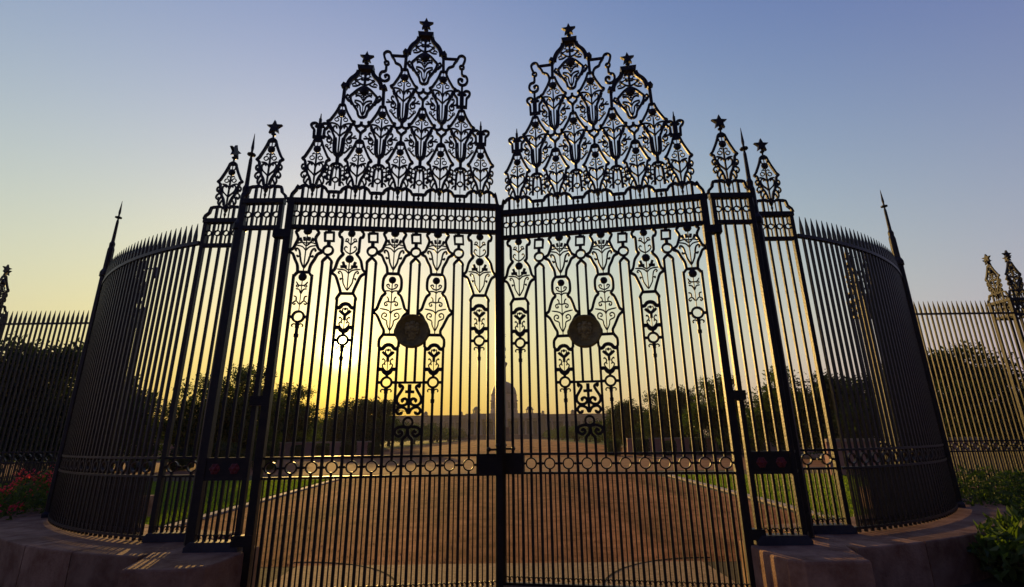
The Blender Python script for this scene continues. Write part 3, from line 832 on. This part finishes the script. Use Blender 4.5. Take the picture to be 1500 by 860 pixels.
def shoe(parent, w, x, y, rz, d=.16):
    me = shared(('shoe', w), lambda: MB().prism([(-w/2-.05, 0), (w/2+.05, 0), (w/2+.05, .045), (w/2, .10), (-w/2, .10), (-w/2-.05, .045)], -d/2, d/2).me('base_shoe', 'shoe'))
    return obj('base_shoe', me, parent, (x, y, PZ), rz)
def star_panel(g, x, y, rz, w=.535, crest=True, star_rz=0.0, red=False, n=4):
    """flat pier panel between two posts, centred at (x, y) of g and turned by rz; ring band, bars and a starred flower panel on top"""
    ca, sa = math.cos(rz), math.sin(rz)
    at = lambda u: (x+ca*u, y+sa*u)
    def B(name, u, z0, z1, ww, dd): px, py = at(u); return bar(name, g, px, z0, z1, ww, dd, py, rz)
    def H(name, u0, u1, z0, z1, d): px, py = at(u0); me = shared(('rail', round(u1-u0, 3), round(z1-z0, 3), d), lambda: MB().box(0, u1-u0, -d/2, d/2, 0, z1-z0).me('rail', 'iron')); return obj(name, me, g, (px, py, z0), rz)
    hw = w/2; p = w/n
    for sg in (-1, 1): B('panel_post', sg*(hw-.001), PZ+.09, ZT1-.01, .058, .058)
    H('panel_rail', -hw-.035, hw+.035, ZT0+.01, ZT1, .085); H('panel_rail', -hw+.029, hw-.029, ZL0, ZL1, .055)
    H('panel_rail', -hw+.029, hw-.029, ZM1-.028, ZM1, .05); H('panel_rail', -hw+.029, hw-.029, ZM0-.028, ZM0, .05)
    for i in range(n):
        u = -hw + p*(i+.5); px, py = at(u)
        obj('band_ring', band_ring_mesh(), g, (px, py, ZL1), rz)
        B('dog_bar', u, PZ+.09, ZM0-.028, .015, .015)
        if i:
            u = -hw + p*i
            B('band_bar', u, ZL1, ZT0+.01, .03, .03); B('upright', u, ZM1, ZL0, .032, .030); B('upright', u, PZ+.09, ZM0-.028, .030, .028)
    if red:
        px, py = at(0); bp = obj('roundel_plate', shared(('plate', w), lambda: MB().box(-hw+.03, hw-.03, -.02, .02, 0, ZM1-.028-ZM0).me('roundel_plate', 'iron')), g, (px, py, ZM0), rz)
        def rose():
            mb = MB()
            for s in (-1, 1):
                mb.ball(0, 0, .062, .25, 14, 6, s*.016); mb.ball(0, 0, .028, .8, 8, 5, s*.026)
                for i in range(6): a = math.pi/3*i; mb.ball(.045*math.cos(a), .045*math.sin(a), .02, .6, 6, 4, s*.024)
            return mb.me('rosette', 'red')
        for u in (-.115, .115): obj('rosette', shared('rose', rose), bp, (u, 0, .1))
    else:
        for u in (-p, p):
            px, py = at(u); obj('mid_ring', mid_ring_mesh(), g, (px, py, ZM0), rz)
    px, py = at(0); shoe(g, w, px, py, rz)
    foot = _cache['foot']
    for i in range(n):
        qx, qy = at(-hw+p*(i+.5)); obj('foot_scroll', foot, g, (qx, qy, PZ+.098), rz)
    if crest:
        o = put('crest_panel', 'row1', g, px, 5.82, py, rz, 1.0, 1.0)
        def base():
            wv = [(-.30, ZT1-5.82), (-.285, 4.95-5.82), (-.235, 5.0-5.82), (-.215, 5.08-5.82), (-.14, 5.09-5.82), (-.09, 5.10-5.82), (-.045, 5.075-5.82), (0, 5.11-5.82)]
            wv = wv + [(-a, b) for a, b in reversed(wv[:-1])]
            mb = MB().stroke(crom(wv, 2), .038, .036)
            for u in (-.128, .128): mb.box(u-.016, u+.016, -.015, .015, ZT1-5.82, 5.09-5.82)
            for u in (-.058, .058): mb.box(u-.007, u+.007, -.0075, .0075, ZT1-5.82, 5.09-5.82)
            return mb.me('crest_base', 'iron')
        obj('crest_base', shared('crestbase', base), o); obj('drop', drop_mesh(), o, (0, 0, ZT1-5.82))
        star_finial(g, px, 5.80, 6.045, .118, py, rz+star_rz)

def gate_pier(s):
    g = empty('gate_pier', (AX + s*3.22, 6.13, 0))
    ox, oy = 3.22, 6.13
    L = lambda x, y: (s*(x-ox), y-oy)
    x, y = L(3.222, 6.13); star_panel(g, x, y, 0, .51, red=True)
    x, y = L(4.125, 6.74); star_panel(g, x, y, 0, .51, star_rz=(R(84) if s < 0 else 0))
    # slanting return with the spired post
    (xa, ya), (xb, yb) = L(3.53, 6.19), L(3.84, 6.70)
    n = 5; dx, dy = (xb-xa)/n, (yb-ya)/n; a = math.atan2(dy, dx); ln = math.hypot(xb-xa, yb-ya)
    for i in range(n+1):
        if i == 3: obj('spire_post', spire_mesh(6.20), g, (xa+dx*i, ya+dy*i, PZ)); continue
        bar('upright', g, xa+dx*i, PZ+.02, ZT0+.01, .03, .03, ya+dy*i, a)
    for z0, z1 in ((ZT0+.012, ZT1-.004), (ZL0+.002, ZL1-.002), (ZM1-.027, ZM1-.001), (ZM0-.027, ZM0-.001), (PZ+.05, PZ+.08)):
        obj('return_rail', shared(('ret', round(z1-z0, 3)), lambda: MB().box(0, ln, -.022, .022, 0, z1-z0).me('return_rail', 'iron')), g, (xa, ya, z0), a)
    return g
tag(gate_pier(-1), 'black iron gate pier with one star facing front and one star turned edge-on', 'gate pier', 'iron piers beside the gate')
tag(gate_pier(1), 'black iron gate pier with two flat stars, lit gold on its edges', 'gate pier', 'iron piers beside the gate')

def curved_fence(s):
    a_post = -39.9 if s > 0 else -38.6
    A0, A1 = -72.3, (-13.2 if s > 0 else -12.2); step = math.degrees(.1165/RF); n = int((A1-A0)/step)
    g = empty('curved_fence', (AX + s*CX, CY, PZ))
    P = lambda a, r=RF: (s*r*math.cos(R(a)), r*math.sin(R(a)))
    RZ = lambda a: (R(a)+math.pi/2) if s > 0 else (math.pi/2-R(a))
    placed = False
    for i in range(1, n):
        a = A0+step*i; x, y = P(a)
        if abs(a-a_post) < step*.5 and not placed:
            placed = True; x, y = P(a, RF+.02); obj('spire_post', spire_mesh(6.36), g, (x, y, 0)); shoe_me = MB().taper(0, 0, [(.13, 0), (.13, .05), (.09, .09)], 4).me('post_foot', 'shoe'); obj('post_foot', shoe_me, g, (x, y, 0), RZ(a))
        else: picket(g, x, y, PZ, RZ(a), i % 2 == 0)
        b = a+step*.5; x, y = P(b); bar('dog_bar', g, x, .06, ZM0-PZ-.028, .015, .015, y, RZ(b))
        obj('foot_scroll', _cache['foot'], g, (x, y, .07), RZ(b))
    def crv(z0, z1, d):
        v, f = [], []; m = 64
        for i in range(m+1):
            a = A0+(A1-A0)*i/m
            for r in (RF-d/2, RF+d/2):
                for z in (z0, z1): x, y = P(a, r); v.append((x, y, z-PZ))
        for i in range(m):
            b = i*4; c = b+4; q = [(b+1, b+3, c+3, c+1), (b, c, c+2, b+2), (b+3, b+2, c+2, c+3), (b, b+1, c+1, c)]
            f += q if s > 0 else [t[::-1] for t in q]
        f += [(0, 2, 3, 1), tuple(m*4+k for k in (0, 1, 3, 2))]
        return mesh('curved_rail', v, f, 'iron')
    for name, z0, z1, d in (('top_rail', 4.485, 4.535, .06), ('mid_rail', ZM1-.028, ZM1, .055), ('mid_rail', ZM0-.028, ZM0, .055), ('bottom_rail', PZ+.035, PZ+.065, .05)):
        obj(name, crv(z0, z1, d), g)
    return g
tag(curved_fence(-1), 'curved black iron railing with a spired post, red flowering bush behind its end', 'railing', 'curved railings beside the gate')
tag(curved_fence(1), 'curved black iron railing with a spired post, leafy green shrubs behind its end', 'railing', 'curved railings beside the gate')

def fence_pier(x, y, label):
    g = empty('fence_pier', (x, y, 0)); h = .27
    star_panel(g, 0, -h, 0); star_panel(g, 0, h, 0); star_panel(g, -h, 0, math.pi/2); star_panel(g, h, 0, math.pi/2)
    obj('pier_plinth', MB().box(-.42, .42, -.42, .42, 0, PZ).me('pier_plinth', 'stone'), g)
    return tag(g, label, 'fence pier', 'square star-topped piers of the outer fence')
fence_pier(AX-9.45, 11.75, 'square iron pier with stars, a security camera bracketed to it')
fence_pier(AX+9.0, 11.75, 'square iron pier with stars, gold-lit bars, seen through the curved railing')
fence_pier(AX-13.2, 12.0, 'square iron pier with stars at the edge, dark round tree behind its fence')
fence_pier(AX+12.9, 12.1, 'square iron pier with stars at the outer fence beside a sloping tree')
def straight_fence(s, x0, x1, y, label):
    g = empty('outer_fence', (AX + s*(x0+x1)/2, y, PZ-.15)); w = x1-x0; n = round(w/.1165); p = w/n
    dz = -(PZ-.15)
    for i in range(1, n):
        x = -w/2+p*i; picket(g, x, 0, PZ-.15, 0, i % 2 == 1)
        bar('dog_bar', g, x+p/2, .2, ZM0+dz-.028, .015, .015)
    for name, z0, z1 in (('top_rail', 4.49, 4.53), ('mid_rail', ZM1-.028, ZM1), ('mid_rail', ZM0-.028, ZM0), ('bottom_rail', .53, .56)):
        obj(name, MB().box(-w/2, w/2, -.026, .026, 0, z1-z0).me('rail', 'iron'), g, (0, 0, z0+dz))
    k = round(w/1.0)
    for i in range(k): obj('coping_stone', shared(('cop', round(w/k, 3)), lambda: MB().box(0, w/k-.01, -.2, .2, -.35, .149).me('coping_stone', 'stone')), g, (-w/2+w/k*i, 0, 0))
    return tag(g, label, 'railing', 'straight outer railings')
straight_fence(-1, 9.73, 12.9, 11.75, 'straight black iron railing before the dark round tree, joined to the square piers')
straight_fence(1, 9.28, 12.6, 11.85, 'straight black iron railing before the sloping tree, joined to the square piers')
straight_fence(1, 13.2, 16.6, 11.85, 'short end of straight railing beyond the outermost starred pier')
straight_fence(-1, 13.5, 16.6, 11.75, 'straight railing running out past the outermost starred pier')
# security camera
g = empty('security_camera', (AX-9.05, 11.46, 5.76))
obj('arm', MB().box(-.16, .42, -.015, .015, .03, .06).me('arm', 'iron'), g)
obj('housing', MB().taper(.42, 0, [(.035, -.16), (.062, -.15), (.062, .05), (.05, .075)], 12, 0).me('housing', 'cam_white'), g)
obj('lens_dome', MB().ball(.42, -.16, .05, 1, 12, 6).me('lens_dome', 'dark', True), g)
tag(g, 'small grey security camera hanging from a bracket arm on an iron pier', 'camera')
# ---------------------------------------------------------------- plants
def leaf_cloud(pts_fn, n, size, rnd, up=.3):
    v, f = [], []
    for i in range(n):
        c, out = pts_fn(rnd)
        L = size*rnd.uniform(.6, 1.25); w = L*.42
        d = Vector((rnd.gauss(0, 1), rnd.gauss(0, 1), rnd.gauss(0, 1))).normalized()*.8 + Vector(out)*.6 + Vector((0, 0, up*rnd.uniform(-1, 1)))
        d.normalize(); q = d.cross(Vector((rnd.gauss(0, 1), rnd.gauss(0, 1), rnd.gauss(0, 1)))).normalized(); nn = d.cross(q)*L*.12
        c = Vector(c); b = len(v)
        v += [c, c+d*L*.5+q*w*.5+nn, c+d*L, c+d*L*.5-q*w*.5+nn]; f.append((b, b+1, b+2, b+3))
    return v, f
def crown_mesh(seed, w, h, n, size, m, flat=1.0):
    """crown of leaf sprays: uneven lobes round a hidden limb skeleton; unit base at z=0"""
    rnd = random.Random(seed)
    lobes = []
    for i in range(17):
        a = rnd.uniform(0, 2*math.pi); t = rnd.random(); rr = math.sqrt(rnd.random())*w*.5*(1-.45*abs(t-.35))*.78
        lobes.append((Vector((rr*math.cos(a), rr*math.sin(a), h*(.16+.70*t))), w*rnd.uniform(.09, .25)))
    lobes.append((Vector((0, 0, h*.42)), w*.27))
    for i in range(9):
        a = rnd.uniform(0, 2*math.pi); q = w*.30*rnd.random(); lobes.append((Vector((q*math.cos(a), q*math.sin(a), h*rnd.uniform(.80, 1.02))), w*rnd.uniform(.05, .11)))
    for i in range(16):
        a = rnd.uniform(0, 2*math.pi); lobes.append((Vector((w*.42*math.cos(a)*rnd.uniform(.8, 1.15), w*.42*math.sin(a)*rnd.uniform(.8, 1.15), h*rnd.uniform(.12, .72))), w*rnd.uniform(.06, .11)))
    wt = [r**2 for _, r in lobes]
    sprays = []
    for i in range(n//9):
        c, r = rnd.choices(lobes, wt)[0]; d = Vector((rnd.gauss(0, 1), rnd.gauss(0, 1), rnd.gauss(0, 1)*.85)).normalized()
        k = r*(rnd.random()**.38)*rnd.uniform(.85, 1.12); sprays.append((c+d*k, d))
    def pf(r_):
        c, d = r_.choice(sprays); j = Vector((r_.gauss(0, 1), r_.gauss(0, 1), r_.gauss(0, 1)))*size*.75
        return c+j, d
    v, f = leaf_cloud(pf, n, size, rnd)
    zs = sorted(q.z for q in v); z0, z1 = zs[len(zs)//100], zs[-len(zs)//200]; xs = sorted(abs(q.x) for q in v); kx = w*.5/xs[-len(xs)//100]; kz = (h*.96)/(z1-z0)
    for q in v: q.x *= kx; q.y *= kx; q.z = (q.z-z0)*kz+h*.02
    lobes = [(Vector((c.x*kx, c.y*kx, max(.1, (c.z-z0)*kz))), r) for c, r in lobes]
    return mesh('crown', v, f, m), lobes
def limb(mb, a, b, r0, r1, seg=6, bend=.1, rnd=None):
    a, b = Vector(a), Vector(b); n = 4; d = (b-a); L = d.length
    off = Vector((rnd.uniform(-1, 1), rnd.uniform(-1, 1), 0))*bend*L
    base = len(mb.v)
    ax = d.normalized(); q = ax.cross(Vector((.3, .8, .1))).normalized(); w = ax.cross(q)
    for k in range(n+1):
        t = k/n; c = a+d*t+off*math.sin(math.pi*t); r = r0+(r1-r0)*t
        for i in range(seg):
            al = 2*math.pi*i/seg; mb.v.append(c+q*r*math.cos(al)+w*r*math.sin(al))
    for k in range(n):
        for i in range(seg):
            j = (i+1) % seg; mb.f.append((base+k*seg+i, base+k*seg+j, base+(k+1)*seg+j, base+(k+1)*seg+i))
def make_tree(seed, w, h, trunk_h, n, size, m):
    """returns (crown mesh, trunk mesh); total height = h"""
    rnd = random.Random(seed*7+1)
    cm, lobes = crown_mesh(seed, w, h-trunk_h*.75, n, size, m)
    mb = MB(); z0 = trunk_h*.75
    limb(mb, (0, 0, -.05), (rnd.uniform(-.1, .1), rnd.uniform(-.1, .1), trunk_h), w*.055, w*.038, 8, .04, rnd)
    top = Vector(mb.v[-1])
    for c, r in lobes[:12]: limb(mb, (top.x*.6, top.y*.6, trunk_h*.95), (c.x*.9, c.y*.9, c.z+z0), w*.022, w*.006, 5, .1, rnd)
    return cm, mb.me('trunk', 'bark', True), z0
def tree(proto, x, y, h, w, label, group=None, rz=0.0, name='tree'):
    cm, tm, z0, ph, pw = proto
    g = empty(name, (x, y, 0), rz)
    for nm, me, z in (('crown', cm, z0), ('trunk', tm, 0)):
        o = obj(nm, me, g, (0, 0, z*h/ph)); o.scale = (w/pw, w/pw, h/ph)
    return tag(g, label, 'tree', group)
def proto(seed, w, h, th, n, size, m):
    return (*make_tree(seed, w, h, th, n, size, m), h, w)
TP = [proto(1, 5.2, 6.6, 1.1, 20000, .24, 'leaf'), proto(2, 4.6, 6.2, 1.0, 18000, .23, 'leaf_d'), proto(3, 6.4, 6.2, .9, 24000, .25, 'leaf_d'), proto(4, 5.0, 7.0, 1.2, 18000, .23, 'leaf')]
G1 = 'trees of the garden behind the railings'
for (p, x, y, h, w, rz, lab) in (
    (2, -22.4, 24, 6.2, 6.6, .3, 'broad round-topped dark tree behind the straight railing, red flowers before it'),
    (1, -28.2, 26, 5.9, 6.0, 1.3, 'dark tree at the outer end of the garden beside the broad round tree'),
    (1, -24.6, 31, 5.6, 5.2, 2.1, 'lower dark tree seen only between the bars of the curved railing'),
    (3, -21.3, 34, 5.9, 4.6, .7, 'tree with feathery broken edge behind the narrow pier with edge-on star'),
    (0, -19.8, 36.5, 7.0, 5.6, 1.9, 'tall full tree rising behind the gate pier, nearest to the low sun side lawn'),
    (0, -22.9, 52, 7.2, 6.2, 2.8, 'rounded tree standing directly below and outward of the low sun'),
    (3, -33.9, 95, 7.6, 8.0, .2, 'low tree just beneath the glare of the sun'),
    (2, -23.5, 80, 7.6, 10.5, 1.2, 'wide tree mass inward of the sun, below the bronze medallion'),
    (1, -31.0, 66, 5.0, 6.0, .4, 'small tree half hidden in the yellow glow between two rounder trees'),
    (1, 16.8, 75, 6.7, 7.4, .9, 'dark tree beside the red path, innermost of the trees on the wall side'),
    (2, 18.4, 60, 7.1, 6.8, 2.2, 'dense tree standing behind the clipped bushes and pink wall'),
    (0, 18.6, 46, 6.9, 6.2, .5, 'tall spiky-topped tree behind the pink wall beside the gate leaf edge'),
    (3, 20.6, 38, 6.6, 6.0, 1.6, 'tall dark tree seen through the gate pier with two flat stars'),
    (1, 21.6, 34, 5.6, 5.2, 2.6, 'dark tree seen through the nearer bars of the curved railing'),
    (0, 22.6, 31, 5.3, 5.0, .1, 'tree partly hidden by the gold-lit square pier'),
    (2, 20.9, 24, 5.6, 5.4, 2.9, 'rounded tree sloping down outward behind the straight railing'),
    (3, 28.6, 27, 4.7, 4.2, 1.1, 'small tree behind the outermost starred pier')):
    tree(TP[p], x, y, h, w, lab, G1, rz)
# avenue towards the palace
rnd = random.Random(5)
FP = [proto(11, 6.0, 6.6, 1.4, 2600, .42, 'leaf_d'), proto(12, 7.0, 6.2, 1.2, 2600, .42, 'leaf')]
for s in (-1, 1):
    y = 98.0; k = 0
    while y < 330:
        off = 23 + (y-90)*.02 + rnd.uniform(-1.5, 1.5)
        tree(FP[k % 2], axis_x(y)+s*off + (-1 if s < 0 else 0), y, rnd.uniform(5.6, 7.2)*(1 if s < 0 else .82), rnd.uniform(7, 10), 'far avenue tree lining the red path, ' + ('on the side of the sun' if s < 0 else 'on the side of the pink wall'), 'avenue trees along the red path', rnd.uniform(0, 6), 'avenue_tree')
        y += rnd.uniform(11, 17); k += 1
# distant wood on both sides
def wood(name, x0, x1, y0, y1, n, label, seed):
    r_ = random.Random(seed); v, f = [], []
    cs = [(r_.uniform(x0, x1), r_.uniform(y0, y1), r_.uniform(4.2, 6.6), r_.uniform(3.0, 4.6)) for _ in range(n)]
    def pf(q):
        x, y, h, w = q.choice(cs); t = q.random()
        a = q.uniform(0, 2*math.pi); rr = w*math.sqrt(q.random())*math.sqrt(max(.05, 1-abs(2*t-.7)**2.2*.5))
        return (x+rr*math.cos(a), y+rr*math.sin(a), .2+h*t), (math.cos(a), math.sin(a), .3)
    v, f = leaf_cloud(pf, n*1300, .55, r_)
    o = obj(name, mesh(name, v, f, 'leaf_d'), kind='stuff'); return tag(o, label, 'wood')
wood('wood', -120, -38, 90, 150, 60, 'dark far-off wood beyond the lawns, closing the view outward of the low sun', 21)
wood('wood', 34, 110, 80, 150, 60, 'dark far-off wood closing the view behind the pink wall', 22)
# clipped bushes
def topiary_proto():
    r_ = random.Random(9)
    def pf(q):
        a = q.uniform(0, 2*math.pi); t = q.random(); k = q.uniform(.86, 1.04)
        if q.random() < .25: rr = .62*math.sqrt(q.random()); z = 1.42*k
        else: rr = .66*k*(1-.12*abs(2*t-1)**3); z = .06+1.38*t
        return (rr*math.cos(a), rr*math.sin(a), z), (math.cos(a), math.sin(a), .2)
    v, f = leaf_cloud(pf, 2600, .11, r_)
    v2, f2 = MB().taper(0, 0, [(.48, .05), (.58, .3), (.58, 1.1), (.40, 1.32)], 10, 0).v, None
    core = MB().taper(0, 0, [(.46, .05), (.56, .3), (.56, 1.1), (.38, 1.30)], 10, 0)
    return mesh('foliage', v, f, 'hedge'), core.me('core', 'hedge')
tf, tcore = topiary_proto()
def topiary(x, y, k, label):
    g = empty('clipped_bush', (x, y, 0)); o = obj('foliage', tf, g); o.scale = (k, k, k); o.rotation_euler.z = x; o = obj('branches', tcore, g); o.scale = (k, k, k)
    return tag(g, label, 'bush', 'clipped bushes along the cross road')
for i in range(7): topiary(8.8+i*2.35, 45.2-i*.35, .92 + .10*math.sin(i*2.3), 'clipped dark drum-shaped bush in the row before the pink wall')
for i in range(8): topiary(-12.6-i*2.5, 46.5+i*.35, .92 + .12*math.sin(i*1.7), 'clipped dark drum-shaped bush in the row on the sunward side of the path')
for i in range(6): topiary(-14.5-i*2.7, 30.0+i*.4, .95 + .1*math.sin(i*2.1), 'clipped dark bush at the near edge of the cross road on the sunward side')
# garden walls
def garden_wall(x0, x1, y, label):
    g = empty('garden_wall', ((x0+x1)/2, y, 0)); w = x1-x0; n = max(1, round(w/2.4)); p = w/n
    for i in range(n):
        obj('wall_panel', shared(('gw', round(p, 3)), lambda: MB().box(0, p-.02, -.14, .14, 0, 1.35).me('wall_panel', 'wallpink')), g, (-w/2+p*i, 0, 0))
        obj('coping', shared(('gc', round(p, 3)), lambda: MB().box(0, p-.02, -.20, .20, 1.352, 1.47).me('coping', 'kerb')), g, (-w/2+p*i, 0, 0))
    return tag(g, label, 'wall', 'low pink walls beyond the cross road')
garden_wall(10.5, 40, 47.5, 'low pink garden wall with pale coping behind the clipped bushes')
garden_wall(-44, -13.8, 50.5, 'low pink garden wall in the shade beneath the low sun')
garden_wall(13, 30, 21.5, 'short pink wall behind the straight railing before the sloping tree')
# shrubs
def shrub(name, x, y, z, rx, ry, h, n, size, label, cat='shrub', flowers=0, seed=1, m='shrub'):
    r_ = random.Random(seed); g = empty(name, (x, y, z))
    lobes = [(r_.uniform(-.75, .75)*rx, r_.uniform(-.75, .75)*ry, h*r_.uniform(.25, .8), r_.uniform(.25, .42)) for _ in range(14)]
    def pf(q):
        lx, ly, lz, k = q.choice(lobes); d = Vector((q.gauss(0, 1), q.gauss(0, 1), q.gauss(0, 1))).normalized(); rr = k*q.random()**.35
        return (lx+d.x*rr*rx*1.1, ly+d.y*rr*ry*1.1, max(.02, lz+d.z*rr*h*.75)), (d.x, d.y, d.z*.5+.4)
    v, f = leaf_cloud(pf, n, size, r_); obj('foliage', mesh('foliage', v, f, m), g)
    mb = MB()
    for lx, ly, lz, k in lobes[:9]: limb(mb, (lx*.15, ly*.15, -.02), (lx, ly, lz), .018, .006, 5, .12, r_)
    obj('stems', mb.me('stems', 'bark'), g)
    if flowers:
        heads = []
        for _ in range(flowers):
            lx, ly, lz, k = r_.choice(lobes); d = Vector((r_.gauss(0, 1), r_.gauss(0, 1)-.6, abs(r_.gauss(0, 1))+.4)).normalized(); heads.append((lx+d.x*k*rx*1.15, ly+d.y*k*ry*1.15, lz+d.z*k*h*.8))
        def pf2(q):
            c = q.choice(heads); return (c[0]+q.gauss(0, .06), c[1]+q.gauss(0, .06), c[2]+q.gauss(0, .04)), (0, -.4, .8)
        v, f = leaf_cloud(pf2, flowers*26, .065, r_); obj('flowers', mesh('flowers', v, f, 'flower'), g)
    return tag(g, label, cat)
shrub('flowering_bush', -9.6, 9.6, 0, 1.6, 1.5, 1.25, 5200, .085, 'leafy bush covered in red flowers behind the curved stone plinth', 'bush', 60, 3)
shrub('flowering_bush', -8.9, 7.6, 0, .8, .8, .62, 2400, .08, 'low dark green bush at the rim of the stone plinth below the red flowers', 'bush', 0, 4)
shrub('leafy_shrub', 9.0, 10.0, 0, 1.5, 1.3, 1.0, 5200, .10, 'wide leafy green shrub behind the curved plinth before the straight railing', 'shrub', 0, 5)
shrub('leafy_shrub', 10.9, 9.4, 0, 1.3, 1.3, 1.05, 4200, .10, 'leafy green shrub with a few red blooms at the outer side of the railing', 'shrub', 6, 6)
shrub('leafy_shrub', 8.3, 8.0, 0, .75, .7, .80, 2600, .10, 'olive-green shrub right beside the round end of the plinth', 'shrub', 0, 7)
shrub('broadleaf_plant', 6.05, 6.35, 0, .55, .55, .62, 900, .17, 'glossy broad-leaved plant against the front of the plinth, behind a small low rail', 'plant', 0, 8)
shrub('broadleaf_plant', 6.9, 6.9, 0, .7, .6, .66, 1200, .15, 'broad-leaved plant beside the low garden rail, further along the plinth', 'plant', 0, 9)
# low garden rail before the plant
g = empty('garden_rail', (5.55, 5.72, 0))
for i in range(5): obj('stake', shared('stake', lambda: MB().taper(0, 0, [(.011, 0), (.011, .42), (.017, .43), (.004, .47)], 6, 0).me('stake', 'iron')), g, (-.2+i*.2, i*.03, 0))
obj('rail', MB().box(-.25, .75, -.008, .008, .36, .376).me('rail', 'iron'), g, (0, 0, 0), math.atan2(.03, .2))
tag(g, 'small low black garden rail of thin stakes before the broad-leaved plant', 'rail')
# ground cover in the planting beds
def cover(name, x0, x1, y0, y1, n, label, seed):
    r_ = random.Random(seed)
    def pf(q): return (q.uniform(x0, x1), q.uniform(y0, y1), q.uniform(.0, .10)), (0, 0, 1)
    v, f = leaf_cloud(pf, n, .10, r_, 1.0); o = obj(name, mesh(name, v, f, 'shrub'), kind='stuff'); return tag(o, label, 'ground cover')
cover('ground_cover', -14, -7.6, 5.2, 11.0, 7000, 'low dark leafy ground cover beside the plinth under the red bush', 31)
cover('ground_cover', 5.9, 13, 5.2, 11.2, 7000, 'low leafy ground cover round the green shrubs beside the plinth', 32)

# ---------------------------------------------------------------- dusty air
hm = bpy.data.materials.new('dusty air'); hm.use_nodes = True
hn = hm.node_tree.nodes; hn.remove(hn['Principled BSDF'])
hv = hn.new('ShaderNodeVolumePrincipled'); hv.inputs['Color'].default_value = (.92, .86, .78, 1); hv.inputs['Density'].default_value = .00026; hv.inputs['Anisotropy'].default_value = .15
hm.node_tree.links.new(hv.outputs[0], hn['Material Output'].inputs['Volume'])
M['haze'] = hm
hz = obj('haze', MB().box(-3010, 3010, -60, 2420, -1.0, 58).me('haze', 'haze'), kind='stuff')
tag(hz, 'thin warm dusty haze filling the air towards the palace', 'haze')
